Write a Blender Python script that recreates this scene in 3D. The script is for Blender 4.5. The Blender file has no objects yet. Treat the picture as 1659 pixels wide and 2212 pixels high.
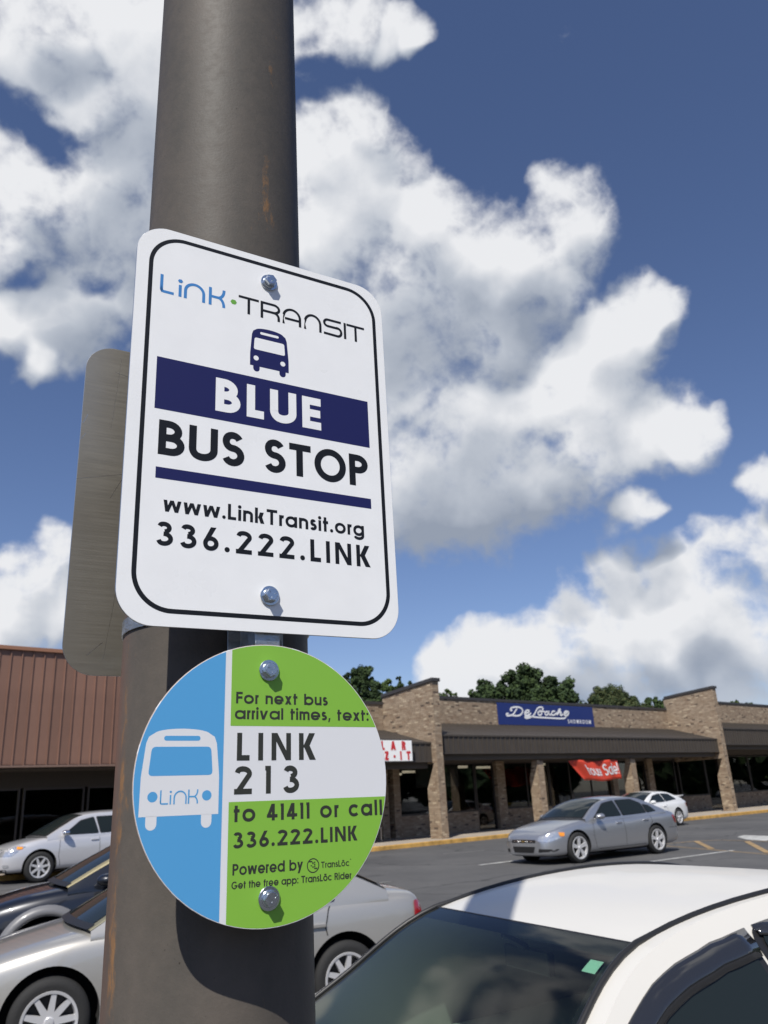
import bpy, bmesh, math, random
from mathutils import Vector, Matrix
from mathutils.bvhtree import BVHTree
random.seed(11)
SC = bpy.context.scene
COL = SC.collection
R = math.radians

# ------------------------------------------------------------ camera
cam = bpy.data.cameras.new('camera')
co = bpy.data.objects.new('camera', cam)
COL.objects.link(co)
_right = Vector((0.9985765, 0.0533376, 0.0))
cam_up = Vector((0.0179991, -0.3369752, 0.9413414))
cam_fwd = Vector((-0.0502089, 0.9400015, 0.3374556))
m = Matrix((( 0, 0, 0, 0),) * 4)
# rows of the world->camera rotation (right, down, forward)
_R0 = ((0.9985765, 0.0179991, -0.0502089), (0.0533376, -0.3369752, 0.9400015), (0.0, -0.9413414, -0.3374556))
r_ = Vector((_R0[0][0], _R0[0][1], _R0[0][2]))
_right = Vector((0.9985765, 0.0179991, -0.0502089))
_up = Vector((0.0533376, -0.3369752, 0.9400015))
_back = Vector((0.0, -0.9413414, -0.3374556))
co.matrix_world = Matrix(((_right.x, _up.x, _back.x, 0), (_right.y, _up.y, _back.y, 0), (_right.z, _up.z, _back.z, 1.75), (0, 0, 0, 1)))
cam.sensor_fit = 'VERTICAL'
cam.sensor_height = 4.8
cam.lens = 4.8 * 1738.9 / 2212.0
cam.clip_start = 0.05
cam.clip_end = 2000
cam.dof.use_dof = True
cam.dof.focus_distance = 0.93
cam.dof.aperture_fstop = 1.9
SC.camera = co

# ------------------------------------------------------------ light
SUN_AZ, SUN_EL = 193.0, 50.4            # azimuth clockwise from +Y
w = bpy.data.worlds.new('World')
SC.world = w
w.use_nodes = True
w.cycles.sampling_method = 'MANUAL'
w.cycles.sample_map_resolution = 256
NT = w.node_tree
NT.nodes.clear()
out = NT.nodes.new('ShaderNodeOutputWorld')
bg = NT.nodes.new('ShaderNodeBackground')
NT.links.new(bg.outputs[0], out.inputs[0])
sky = NT.nodes.new('ShaderNodeTexSky')
sky.sky_type = 'NISHITA'
sky.sun_disc = False
sky.sun_elevation = R(SUN_EL)
sky.sun_rotation = R(SUN_AZ)
sky.altitude = 200
sky.air_density = 1.0
sky.dust_density = 0.35
sky.ozone_density = 3.0
bg.inputs[1].default_value = 0.11
sl = bpy.data.lights.new('sun', 'SUN')
sl.energy = 5.0
sl.angle = R(0.5)
sl.color = (1.0, 0.955, 0.88)
so = bpy.data.objects.new('sun', sl)
COL.objects.link(so)
so.rotation_euler = (R(90 - SUN_EL), 0, R(180 - SUN_AZ))
so.location = (-2, -10, 14)
SC.view_settings.view_transform = 'Standard'
SC.view_settings.look = 'None'
SC.view_settings.gamma = 1
SC.view_settings.use_curve_mapping = False
SC.view_settings.exposure = 0.0

# clouds: a field over directions, made of puffs and billowy noise
PUFFS = [(0.089,0.989,0.121,0.0276), (0.144,0.983,0.112,0.0299), (0.267,0.959,0.092,0.0363), (-0.008,0.701,0.713,0.0303), (-0.038,0.720,0.693,0.0358), (0.004,0.745,0.667,0.0533), (-0.041,0.769,0.638,0.0622), (0.058,0.778,0.625,0.0522), (0.120,0.798,0.591,0.0485), (0.217,0.766,0.605,0.0430), (0.239,0.763,0.601,0.0278), (0.173,0.799,0.576,0.0497), (0.210,0.807,0.553,0.0341), (0.052,0.834,0.549,0.0867), (0.134,0.845,0.518,0.0571), (0.103,0.893,0.439,0.0672), (0.186,0.879,0.439,0.0603), (0.255,0.859,0.444,0.0534), (0.284,0.824,0.490,0.0416), (0.323,0.801,0.504,0.0244), (0.335,0.801,0.497,0.0127), (0.238,0.889,0.392,0.0597), (0.310,0.865,0.395,0.0395), (0.353,0.854,0.381,0.0309), (0.383,0.840,0.384,0.0162), (0.042,0.928,0.371,0.0742), (0.127,0.925,0.358,0.0649), (0.199,0.915,0.350,0.0471), (0.286,0.907,0.309,0.0269), (0.311,0.901,0.303,0.0149), (0.049,0.874,0.483,0.0615), (0.423,0.849,0.317,0.0222), (0.423,0.874,0.238,0.0417), (0.384,0.888,0.252,0.0304), (0.351,0.916,0.193,0.0511), (0.288,0.939,0.190,0.0476), (0.225,0.956,0.186,0.0380), (0.175,0.972,0.158,0.0411), (0.130,0.980,0.151,0.0332), (0.069,0.987,0.144,0.0251), (0.247,0.959,0.136,0.0583), (0.322,0.937,0.139,0.0640), (0.392,0.908,0.146,0.0565), (0.377,0.921,0.097,0.0294), (0.193,0.974,0.119,0.0377), (-0.328,0.585,0.741,0.0623), (-0.270,0.599,0.754,0.0598), (-0.220,0.625,0.749,0.0752), (-0.287,0.643,0.710,0.0359), (-0.218,0.674,0.706,0.0608), (-0.268,0.699,0.663,0.0477), (-0.361,0.686,0.632,0.0414), (-0.320,0.708,0.630,0.0499), (-0.383,0.712,0.588,0.0398), (-0.284,0.743,0.606,0.0693), (-0.396,0.757,0.520,0.0242), (-0.339,0.778,0.530,0.0427), (-0.298,0.776,0.557,0.0456), (-0.375,0.784,0.494,0.0224), (-0.041,0.627,0.778,0.0361), (-0.001,0.622,0.783,0.0314), (0.037,0.636,0.770,0.0228), (0.064,0.641,0.765,0.0147), (-0.411,0.875,0.257,0.0378), (-0.384,0.877,0.289,0.0257), (-0.425,0.880,0.211,0.0373), (-0.372,0.900,0.228,0.0361), (-0.329,0.912,0.245,0.0371)]
HOLES = [(-0.344,0.646,0.681,0.0267), (-0.364,0.630,0.686,0.0174), (-0.309,0.760,0.571,0.0175), (0.041,0.663,0.748,0.0165), (-0.373,0.742,0.556,0.0154)]
UNDER = [(0.084,0.845,0.528,0.0656), (0.150,0.849,0.507,0.0490), (0.034,0.852,0.523,0.0552), (0.194,0.821,0.538,0.0372), (0.040,0.942,0.333,0.0630), (0.125,0.939,0.321,0.0678), (0.197,0.927,0.319,0.0499), (0.260,0.916,0.305,0.0272), (0.271,0.935,0.230,0.0296), (0.217,0.952,0.214,0.0274), (0.317,0.919,0.237,0.0316), (0.292,0.952,0.095,0.0411), (0.366,0.924,0.114,0.0348), (0.232,0.968,0.095,0.0421), (-0.294,0.740,0.605,0.0591), (-0.348,0.739,0.577,0.0388), (-0.251,0.690,0.679,0.0427), (-0.252,0.782,0.570,0.0463), (-0.330,0.783,0.527,0.0354), (-0.297,0.615,0.730,0.0261)]


def mathn(nt, op, a, b=None, c=None, clamp=False):
    n = nt.nodes.new('ShaderNodeMath')
    n.operation = op
    n.use_clamp = clamp
    for i, v in enumerate((a, b, c)):
        if v is None:
            continue
        if isinstance(v, (int, float)):
            n.inputs[i].default_value = v
        else:
            nt.links.new(v, n.inputs[i])
    return n.outputs[0]


def vecn(nt, op, a, b, scale=None):
    n = nt.nodes.new('ShaderNodeVectorMath')
    n.operation = op
    for i, v in enumerate((a, b)):
        if v is None:
            continue
        if isinstance(v, (tuple, Vector)):
            n.inputs[i].default_value = v
        else:
            nt.links.new(v, n.inputs[i])
    if scale is not None:
        n.inputs['Scale'].default_value = scale
    return n.outputs['Value'] if op in ('DOT_PRODUCT', 'LENGTH') else n.outputs['Vector']


def maprange(nt, v, a, b, c=0.0, d=1.0, kind='SMOOTHSTEP'):
    n = nt.nodes.new('ShaderNodeMapRange')
    n.interpolation_type = kind
    nt.links.new(v, n.inputs['Value'])
    n.inputs['From Min'].default_value = a
    n.inputs['From Max'].default_value = b
    n.inputs['To Min'].default_value = c
    n.inputs['To Max'].default_value = d
    return n.outputs['Result']


def noise_n(nt, vec, scale, detail, rough=0.5, dims='3D', dist=0.0, color=False):
    n = nt.nodes.new('ShaderNodeTexNoise')
    n.inputs['Scale'].default_value = scale
    n.inputs['Detail'].default_value = detail
    n.inputs['Roughness'].default_value = rough
    n.inputs['Distortion'].default_value = dist
    nt.links.new(vec, n.inputs['Vector'])
    return n.outputs['Color' if color else 'Fac']


def cloud_group():
    g = bpy.data.node_groups.new('cloud_field', 'ShaderNodeTree')
    g.interface.new_socket('Dir', in_out='INPUT', socket_type='NodeSocketVector')
    g.interface.new_socket('Field', in_out='OUTPUT', socket_type='NodeSocketFloat')
    g.interface.new_socket('Base', in_out='OUTPUT', socket_type='NodeSocketFloat')
    g.interface.new_socket('Under', in_out='OUTPUT', socket_type='NodeSocketFloat')
    gi = g.nodes.new('NodeGroupInput')
    go = g.nodes.new('NodeGroupOutput')
    d0 = gi.outputs['Dir']
    off = vecn(g, 'SUBTRACT', noise_n(g, d0, 9.0, 3, 0.55, color=True), (0.5, 0.5, 0.5))
    off = vecn(g, 'SCALE', off, None, 0.10)
    d = vecn(g, 'NORMALIZE', vecn(g, 'ADD', d0, off), None)
    acc = None
    for (x, y, z, r) in PUFFS:
        r *= 1.30
        dt = vecn(g, 'DOT_PRODUCT', d, Vector((x, y, z)).normalized().to_tuple())
        k = 1.0 / (1 - math.cos(r))
        v = mathn(g, 'MULTIPLY_ADD', dt, k, -math.cos(r) * k)
        acc = v if acc is None else mathn(g, 'SMOOTH_MAX', acc, v, 0.5)
    acc = mathn(g, 'MAXIMUM', acc, -1.2)

    def puffs(lst, f, sm):
        r_ = None
        for (x, y, z, r) in lst:
            r *= f
            k = 1.0 / (1 - math.cos(r))
            v = mathn(g, 'MULTIPLY_ADD', vecn(g, 'DOT_PRODUCT', d, Vector((x, y, z)).normalized().to_tuple()), k, -math.cos(r) * k)
            r_ = v if r_ is None else mathn(g, 'SMOOTH_MAX', r_, v, sm)
        return r_
    hole = mathn(g, 'MAXIMUM', puffs(HOLES, 1.5, 0.2), 0.0)
    g.links.new(maprange(g, puffs(UNDER, 1.5, 0.4), 0.0, 1.0), go.inputs['Under'])
    # the rest of the sky, away from these banks: scattered cumulus
    far = maprange(g, vecn(g, 'DOT_PRODUCT', d0, (0.0, 0.9413, 0.3375)), 0.78, 0.66)
    gen = mathn(g, 'MULTIPLY_ADD', noise_n(g, d0, 3.2, 1), 6.0, -3.95)
    gen = mathn(g, 'MULTIPLY_ADD', far, 1.2, mathn(g, 'ADD', gen, -1.2))
    gen = mathn(g, 'MINIMUM', gen, 0.8)
    acc = mathn(g, 'SMOOTH_MAX', acc, gen, 0.2)
    g.links.new(acc, go.inputs['Base'])
    low = mathn(g, 'MULTIPLY_ADD', hole, -0.72, mathn(g, 'MINIMUM', acc, 1.0))
    # billows: broad lumps, rounded by folding, with fine torn detail on top
    n1 = mathn(g, 'MULTIPLY_ADD', noise_n(g, d0, 9, 11, 0.60), 3.6, -1.8)
    n2 = mathn(g, 'ABSOLUTE', mathn(g, 'MULTIPLY_ADD', noise_n(g, vecn(g, 'ADD', d, (3.1, 1.7, 0.4)), 22, 3, 0.5), 2.0, -1.0))
    n2 = mathn(g, 'MULTIPLY_ADD', n2, -0.8, 0.12)
    out_ = mathn(g, 'MULTIPLY_ADD', low, 0.82, mathn(g, 'ADD', n1, n2))
    g.links.new(mathn(g, 'ADD', out_, 0.02), go.inputs['Field'])
    return g


tc = NT.nodes.new('ShaderNodeTexCoord')
DIR = vecn(NT, 'NORMALIZE', tc.outputs['Generated'], None)
CG = cloud_group()


def field(vec):
    n = NT.nodes.new('ShaderNodeGroup')
    n.node_tree = CG
    NT.links.new(vec, n.inputs[0])
    return n.outputs


F0 = field(DIR)
toward = Vector((-0.30, -0.25, 0.92)).normalized()
F1 = field(vecn(NT, 'NORMALIZE', vecn(NT, 'ADD', DIR, (toward * 0.016).to_tuple()), None))
f0 = F0[0]
alpha = maprange(NT, f0, -0.34, 0.72)
dsmall = mathn(NT, 'SUBTRACT', f0, F1[0])
F2 = field(vecn(NT, 'NORMALIZE', vecn(NT, 'ADD', DIR, (toward * 0.050).to_tuple()), None))
dbig = mathn(NT, 'SUBTRACT', F0[1], F2[1])
dbig = mathn(NT, 'MINIMUM', mathn(NT, 'MAXIMUM', dbig, -0.9), 0.5)
dsmall = mathn(NT, 'MINIMUM', mathn(NT, 'MAXIMUM', dsmall, -0.5), 0.4)
lit = mathn(NT, 'MULTIPLY_ADD', dsmall, 0.20, mathn(NT, 'MULTIPLY_ADD', dbig, 0.75, 0.74))
thick = maprange(NT, f0, 0.3, 1.3)
lit = mathn(NT, 'MULTIPLY_ADD', thick, -0.05, lit)
lit = mathn(NT, 'MULTIPLY_ADD', F0[2], -0.52, mathn(NT, 'ADD', lit, 0.06), clamp=True)
cr = NT.nodes.new('ShaderNodeValToRGB')
cr.color_ramp.elements[0].position = 0.0
cr.color_ramp.elements[0].color = (0.30, 0.345, 0.43, 1)
cr.color_ramp.elements[1].position = 1.0
cr.color_ramp.elements[1].color = (0.83, 0.84, 0.865, 1)
e = cr.color_ramp.elements.new(0.5)
e.color = (0.50, 0.54, 0.61, 1)
NT.links.new(lit, cr.inputs[0])
cscale = vecn(NT, 'SCALE', cr.outputs[0], None, 1 / 0.11)
tint = vecn(NT, 'MULTIPLY', sky.outputs[0], (0.84, 0.82, 0.94))
# low cloud is seen through more air
sep = NT.nodes.new('ShaderNodeSeparateXYZ')
NT.links.new(DIR, sep.inputs[0])
alpha = mathn(NT, 'MULTIPLY', alpha, maprange(NT, sep.outputs[2], -0.02, 0.16, 0.70, 1.0))
mx = NT.nodes.new('ShaderNodeMix')
mx.data_type = 'RGBA'
NT.links.new(alpha, mx.inputs['Factor'])
NT.links.new(tint, mx.inputs[6])
NT.links.new(cscale, mx.inputs[7])
NT.links.new(mx.outputs[2], bg.inputs[0])


# ------------------------------------------------------------ materials
def mat(name, color, rough=0.6, metal=0.0, coat=0.0, spec=0.5, noise=0.0, nscale=20.0, bump=0.0, bscale=60.0, rvar=0.0, emis=None):
    m = bpy.data.materials.new(name)
    m.use_nodes = True
    nt = m.node_tree
    b = nt.nodes['Principled BSDF']
    b.inputs['Base Color'].default_value = (*color, 1)
    b.inputs['Roughness'].default_value = rough
    b.inputs['Metallic'].default_value = metal
    b.inputs['Coat Weight'].default_value = coat
    b.inputs['Coat Roughness'].default_value = 0.04
    b.inputs['Specular IOR Level'].default_value = spec
    if noise or bump or rvar:
        t = nt.nodes.new('ShaderNodeTexCoord')
    if noise or rvar:
        n = nt.nodes.new('ShaderNodeTexNoise')
        n.inputs['Scale'].default_value = nscale
        n.inputs['Detail'].default_value = 6
        nt.links.new(t.outputs['Object'], n.inputs['Vector'])
        if noise:
            r = nt.nodes.new('ShaderNodeValToRGB')
            r.color_ramp.elements[0].position = 0.3
            r.color_ramp.elements[1].position = 0.7
            r.color_ramp.elements[0].color = (*[c * (1 - noise) for c in color], 1)
            r.color_ramp.elements[1].color = (*[min(1, c * (1 + noise)) for c in color], 1)
            nt.links.new(n.outputs['Fac'], r.inputs[0])
            nt.links.new(r.outputs[0], b.inputs['Base Color'])
        if rvar:
            nt.links.new(maprange(nt, n.outputs['Fac'], 0.3, 0.7, rough - rvar, rough + rvar), b.inputs['Roughness'])
    if bump:
        n2 = nt.nodes.new('ShaderNodeTexNoise')
        n2.inputs['Scale'].default_value = bscale
        n2.inputs['Detail'].default_value = 5
        nt.links.new(t.outputs['Object'], n2.inputs['Vector'])
        bp = nt.nodes.new('ShaderNodeBump')
        bp.inputs['Strength'].default_value = bump
        bp.inputs['Distance'].default_value = 0.01
        nt.links.new(n2.outputs['Fac'], bp.inputs['Height'])
        nt.links.new(bp.outputs[0], b.inputs['Normal'])
    if emis:
        b.inputs['Emission Color'].default_value = (*emis[0], 1)
        b.inputs['Emission Strength'].default_value = emis[1]
    return m


def glassmat(name, tint, rough=0.01, k=1.0):
    """thin tinted pane: transparent tint under a Fresnel reflection"""
    m = bpy.data.materials.new(name)
    m.use_nodes = True
    nt = m.node_tree
    nt.nodes.remove(nt.nodes['Principled BSDF'])
    o = nt.nodes['Material Output']
    tr = nt.nodes.new('ShaderNodeBsdfTransparent')
    tr.inputs[0].default_value = (*tint, 1)
    gl = nt.nodes.new('ShaderNodeBsdfGlossy')
    gl.inputs['Roughness'].default_value = rough
    fr = nt.nodes.new('ShaderNodeFresnel')
    fr.inputs['IOR'].default_value = 1.5
    f2 = mathn(nt, 'MULTIPLY', fr.outputs[0], k, clamp=True)
    mxs = nt.nodes.new('ShaderNodeMixShader')
    nt.links.new(f2, mxs.inputs[0])
    nt.links.new(tr.outputs[0], mxs.inputs[1])
    nt.links.new(gl.outputs[0], mxs.inputs[2])
    nt.links.new(mxs.outputs[0], o.inputs[0])
    return m


# ------------------------------------------------------------ helpers
def tag(o, label=None, cat=None, group=None, kind=None):
    if label:
        o['label'] = label
    if cat:
        o['category'] = cat
    if group:
        o['group'] = group
    if kind:
        o['kind'] = kind
    return o


def empty(name, loc=(0, 0, 0), rz=0.0, label=None, cat=None, group=None):
    o = bpy.data.objects.new(name, None)
    COL.objects.link(o)
    o.location = loc
    o.rotation_euler = (0, 0, rz)
    o.empty_display_size = 0.1
    return tag(o, label, cat, group)


class MB:
    def __init__(self):
        self.v, self.f, self.m = [], [], []

    def poly(self, pts, mi=0):
        i = len(self.v)
        self.v += [tuple(p) for p in pts]
        self.f.append(tuple(range(i, i + len(pts))))
        self.m.append(mi)

    def box(self, a, b, mi=0):
        (x0, y0, z0), (x1, y1, z1) = a, b
        i = len(self.v)
        self.v += [(x0, y0, z0), (x1, y0, z0), (x1, y1, z0), (x0, y1, z0), (x0, y0, z1), (x1, y0, z1), (x1, y1, z1), (x0, y1, z1)]
        for q in ((0, 3, 2, 1), (4, 5, 6, 7), (0, 1, 5, 4), (1, 2, 6, 5), (2, 3, 7, 6), (3, 0, 4, 7)):
            self.f.append(tuple(i + k for k in q))
            self.m.append(mi)

    def prism(self, pts, dvec, mi=0):
        """extrude polygon pts (3d list) along dvec"""
        i = len(self.v)
        n = len(pts)
        d = Vector(dvec)
        self.v += [tuple(p) for p in pts] + [tuple(Vector(p) + d) for p in pts]
        self.f.append(tuple(i + k for k in range(n)))
        self.f.append(tuple(i + n + k for k in reversed(range(n))))
        self.m += [mi, mi]
        for k in range(n):
            k2 = (k + 1) % n
            self.f.append((i + k, i + n + k, i + n + k2, i + k2))
            self.m.append(mi)

    def grid(self, rows, mi=0, closed=False):
        i = len(self.v)
        nr, nc = len(rows), len(rows[0])
        for r in rows:
            self.v += [tuple(p) for p in r]
        for a in range(nr - 1):
            for b in range(nc if closed else nc - 1):
                b2 = (b + 1) % nc
                self.f.append((i + a * nc + b, i + a * nc + b2, i + (a + 1) * nc + b2, i + (a + 1) * nc + b))
                self.m.append(mi)

    def tube(self, pts, rad, n=8, mi=0):
        pts = [Vector(p) for p in pts]
        rows = []
        for k, p in enumerate(pts):
            t = (pts[min(k + 1, len(pts) - 1)] - pts[max(k - 1, 0)]).normalized()
            a = t.cross(Vector((0, 0, 1)))
            if a.length < 0.05:
                a = t.cross(Vector((1, 0, 0)))
            a.normalize()
            b = t.cross(a)
            r = rad[k] if isinstance(rad, (list, tuple)) else rad
            rows.append([p + (a * math.cos(2 * math.pi * j / n) + b * math.sin(2 * math.pi * j / n)) * r for j in range(n)])
        self.grid(rows, mi, closed=True)
        self.poly(list(reversed(rows[0])), mi)
        self.poly(rows[-1], mi)

    def lathe(self, prof, n=32, axis='y', mi=0, center=(0, 0, 0)):
        """prof = [(radius, height along axis)]"""
        rows = []
        cx, cy, cz = center
        for (r, h) in prof:
            row = []
            for j in range(n):
                a = 2 * math.pi * j / n
                c, s = r * math.cos(a), r * math.sin(a)
                row.append((cx + c, cy + h, cz + s) if axis == 'y' else ((cx + c, cy + s, cz + h) if axis == 'z' else (cx + h, cy + c, cz + s)))
            rows.append(row)
        self.grid(rows, mi, closed=True)

    def mesh(self, name, mats, smooth=False, angle=None):
        me = bpy.data.meshes.new(name)
        me.from_pydata(self.v, [], self.f)
        for mm in (mats if isinstance(mats, (list, tuple)) else [mats]):
            me.materials.append(mm)
        me.polygons.foreach_set('material_index', self.m)
        if smooth:
            me.polygons.foreach_set('use_smooth', [True] * len(self.f))
        me.update()
        if angle is not None:
            me.set_sharp_from_angle(angle=R(angle))
        return me

    def build(self, name, mats, parent=None, smooth=False, angle=None, fix=False):
        me = self.mesh(name, mats, smooth, angle)
        if fix:
            fixnormals(me, angle if smooth else None)
        return link(name, me, parent)


def fixnormals(me, angle=None):
    bm = bmesh.new()
    bm.from_mesh(me)
    bmesh.ops.remove_doubles(bm, verts=bm.verts, dist=1e-5)
    bmesh.ops.recalc_face_normals(bm, faces=bm.faces)
    bm.to_mesh(me)
    bm.free()
    if angle is not None:
        me.set_sharp_from_angle(angle=R(angle))


def link(name, me, parent=None):
    o = bpy.data.objects.new(name, me)
    COL.objects.link(o)
    if parent is not None:
        o.parent = parent
    return o


def bevel(o, width, seg=2):
    md = o.modifiers.new('bevel', 'BEVEL')
    md.width = width
    md.segments = seg
    md.limit_method = 'ANGLE'
    md.angle_limit = R(35)
    return o


def copy_tree(o, parent=None):
    c = o.copy()
    COL.objects.link(c)
    c.parent = parent
    for ch in list(o.children):
        copy_tree(ch, c)
    return c


def smooth_interp(keys, x):
    """keys sorted by x (ascending), monotone-ish cubic through values"""
    if x <= keys[0][0]:
        return keys[0][1]
    if x >= keys[-1][0]:
        return keys[-1][1]
    for i in range(len(keys) - 1):
        x0, x1 = keys[i][0], keys[i + 1][0]
        if x0 <= x <= x1:
            y0, y1 = keys[i][1], keys[i + 1][1]
            def sl_(j):
                if j <= 0 or j >= len(keys) - 1:
                    return 0.0 if len(keys) > 2 and j in (0, len(keys) - 1) else 0.0
                a = (keys[j][1] - keys[j - 1][1]) / (keys[j][0] - keys[j - 1][0])
                b = (keys[j + 1][1] - keys[j][1]) / (keys[j + 1][0] - keys[j][0])
                return 0.0 if a * b <= 0 else 2 * a * b / (a + b)
            m0 = sl_(i) if i > 0 else (y1 - y0) / (x1 - x0)
            m1 = sl_(i + 1) if i + 1 < len(keys) - 1 else (y1 - y0) / (x1 - x0)
            h = x1 - x0
            t = (x - x0) / h
            return (2 * t**3 - 3 * t**2 + 1) * y0 + (t**3 - 2 * t**2 + t) * h * m0 + (-2 * t**3 + 3 * t**2) * y1 + (t**3 - t**2) * h * m1


def zg(p):
    """height of the lot at distance p towards the shops"""
    return 0.0155 * max(0.0, min(p, 24.9) - 8.0)


YAW = R(40.97)
FX, FY = math.cos(YAW), math.sin(YAW)


def W(a, p, z=0.0):
    """along / out from the shop front -> world"""
    return Vector((a * FX - p * FY, a * FY + p * FX, z))


# ------------------------------------------------------------ ground
def asphalt_mat():
    m = mat('asphalt', (0.062, 0.061, 0.060), rough=0.9)
    nt = m.node_tree
    b = nt.nodes['Principled BSDF']
    t = nt.nodes.new('ShaderNodeTexCoord')
    n = nt.nodes.new('ShaderNodeTexNoise')
    n.inputs['Scale'].default_value = 0.35
    n.inputs['Detail'].default_value = 8
    n.inputs['Roughness'].default_value = 0.65
    nt.links.new(t.outputs['Object'], n.inputs['Vector'])
    n2 = nt.nodes.new('ShaderNodeTexNoise')
    n2.inputs['Scale'].default_value = 60
    n2.inputs['Detail'].default_value = 3
    nt.links.new(t.outputs['Object'], n2.inputs['Vector'])
    s = mathn(nt, 'MULTIPLY_ADD', n.outputs['Fac'], 0.7, mathn(nt, 'MULTIPLY', n2.outputs['Fac'], 0.3))
    r = nt.nodes.new('ShaderNodeValToRGB')
    r.color_ramp.elements[0].position = 0.33
    r.color_ramp.elements[0].color = (0.058, 0.058, 0.059, 1)
    r.color_ramp.elements[1].position = 0.68
    r.color_ramp.elements[1].color = (0.112, 0.110, 0.107, 1)
    nt.links.new(s, r.inputs[0])
    # thin sealed cracks and oil spots
    wv = nt.nodes.new('ShaderNodeTexNoise')
    wv.inputs['Scale'].default_value = 0.8
    wv.inputs['Detail'].default_value = 5
    nt.links.new(t.outputs['Object'], wv.inputs['Vector'])
    vv = vecn(nt, 'ADD', t.outputs['Object'], vecn(nt, 'SCALE', wv.outputs['Color'], None, 1.6))
    vo = nt.nodes.new('ShaderNodeTexVoronoi')
    vo.feature = 'DISTANCE_TO_EDGE'
    vo.inputs['Scale'].default_value = 0.17
    nt.links.new(vv, vo.inputs['Vector'])
    crack = maprange(nt, vo.outputs['Distance'], 0.002, 0.009, 1.0, 0.0)
    sp2 = nt.nodes.new('ShaderNodeTexNoise')
    sp2.inputs['Scale'].default_value = 1.1
    sp2.inputs['Detail'].default_value = 4
    nt.links.new(t.outputs['Object'], sp2.inputs['Vector'])
    oil = maprange(nt, sp2.outputs['Fac'], 0.62, 0.72, 0.0, 0.55)
    dk = nt.nodes.new('ShaderNodeMix')
    dk.data_type = 'RGBA'
    dk.inputs[7].default_value = (0.030, 0.030, 0.031, 1)
    nt.links.new(mathn(nt, 'MAXIMUM', mathn(nt, 'MULTIPLY', crack, 0.75), oil), dk.inputs['Factor'])
    nt.links.new(r.outputs[0], dk.inputs[6])
    nt.links.new(dk.outputs[2], b.inputs['Base Color'])
    bp = nt.nodes.new('ShaderNodeBump')
    bp.inputs['Strength'].default_value = 0.5
    bp.inputs['Distance'].default_value = 0.006
    nt.links.new(n2.outputs['Fac'], bp.inputs['Height'])
    nt.links.new(bp.outputs[0], b.inputs['Normal'])
    return m


M_ASPH = asphalt_mat()
M_WALK = mat('concrete_walk', (0.36, 0.31, 0.25), 0.9, noise=0.15, nscale=1.5, bump=0.3, bscale=30)
M_KERB = mat('kerb_yellow', (0.50, 0.29, 0.075), 0.8, noise=0.35, nscale=3.0)
M_WHITEP = mat('road_white', (0.42, 0.42, 0.40), 0.85, noise=0.3, nscale=4)
M_WHITEF = mat('road_white_faded', (0.17, 0.17, 0.165), 0.85, noise=0.35, nscale=4)
M_YELP = mat('road_yellow', (0.30, 0.205, 0.10), 0.85, noise=0.3, nscale=4)
M_YELF = mat('road_yellow_faded', (0.25, 0.18, 0.10), 0.85, noise=0.35, nscale=4)

mb = MB()
ps = [-600, -60, -20, 0, 4, 8] + [8 + 1.3 * k for k in range(1, 13)] + [24.9, 26, 40, 80, 200, 800]
as_ = [-800, -200, -60, -20, 0, 10, 20, 30, 40, 50, 70, 120, 300, 900]
mb.grid([[W(a, p, zg(p)) for a in as_] for p in ps])
g = mb.build('ground', M_ASPH)
for f in g.data.polygons:
    f.use_smooth = True
tag(g, kind='structure')

# pavement in front of the shops with its painted kerb
KL = [(-60, 24.9), (6.5, 24.9), (13.5, 22.1), (25, 22.1), (34, 21.3), (60, 21.3), (110, 21.3)]
mb = MB()
mk = MB()


def strip(mbx, pts, w0, w1, z0, z1):
    """a raised strip beside the line pts, between offsets w0 and w1"""
    for i in range(len(pts) - 1):
        (a0, p0), (a1, p1) = pts[i], pts[i + 1]
        q = [W(a0, p0 + w0), W(a1, p1 + w0), W(a1, p1 + w1), W(a0, p0 + w1)]
        zz = [zg(p0), zg(p1), zg(p1), zg(p0)]
        lo = [(v.x, v.y, z + z0) for v, z in zip(q, zz)]
        hi = [(v.x, v.y, z + z1) for v, z in zip(q, zz)]
        i0 = len(mbx.v)
        mbx.v += lo + hi
        for f in ((4, 5, 6, 7), (0, 1, 5, 4), (2, 3, 7, 6), (1, 2, 6, 5), (3, 0, 4, 7)):
            mbx.f.append(tuple(i0 + k for k in f))
            mbx.m.append(0)


# cut into kerb stones about 3 m long
fine = []
for i in range(len(KL) - 1):
    (a0, p0), (a1, p1) = KL[i], KL[i + 1]
    n = max(1, int((a1 - a0) / 3.0))
    for k in range(n):
        fine.append((a0 + (a1 - a0) * k / n, p0 + (p1 - p0) * k / n))
fine.append(KL[-1])
kerb = empty('kerb')
kerb['kind'] = 'structure'
for i in range(len(fine) - 1):
    if not (-6 < fine[i][0] < 62):
        continue
    (a0, p0), (a1, p1) = fine[i], fine[i + 1]
    q = MB()
    strip(q, [(a0 + 0.006, p0), (a1 - 0.006, p1)], 0.0, 0.16, -0.1, 0.135)
    bevel(q.build('kerb_stone', M_KERB, kerb), 0.02, 2)
strip(mb, KL, 0.163, 7.0, -0.1, 0.13)
tag(mb.build('pavement', M_WALK), kind='structure')


def marking(name, pts, mt, dz=0.005):
    """painted ground marking, polygon in (along, out)"""
    q = MB()
    q.poly([W(a, p, zg(p) + dz) for a, p in pts])
    o = q.build(name, mt)
    tag(o, kind='structure')
    return o


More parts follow.
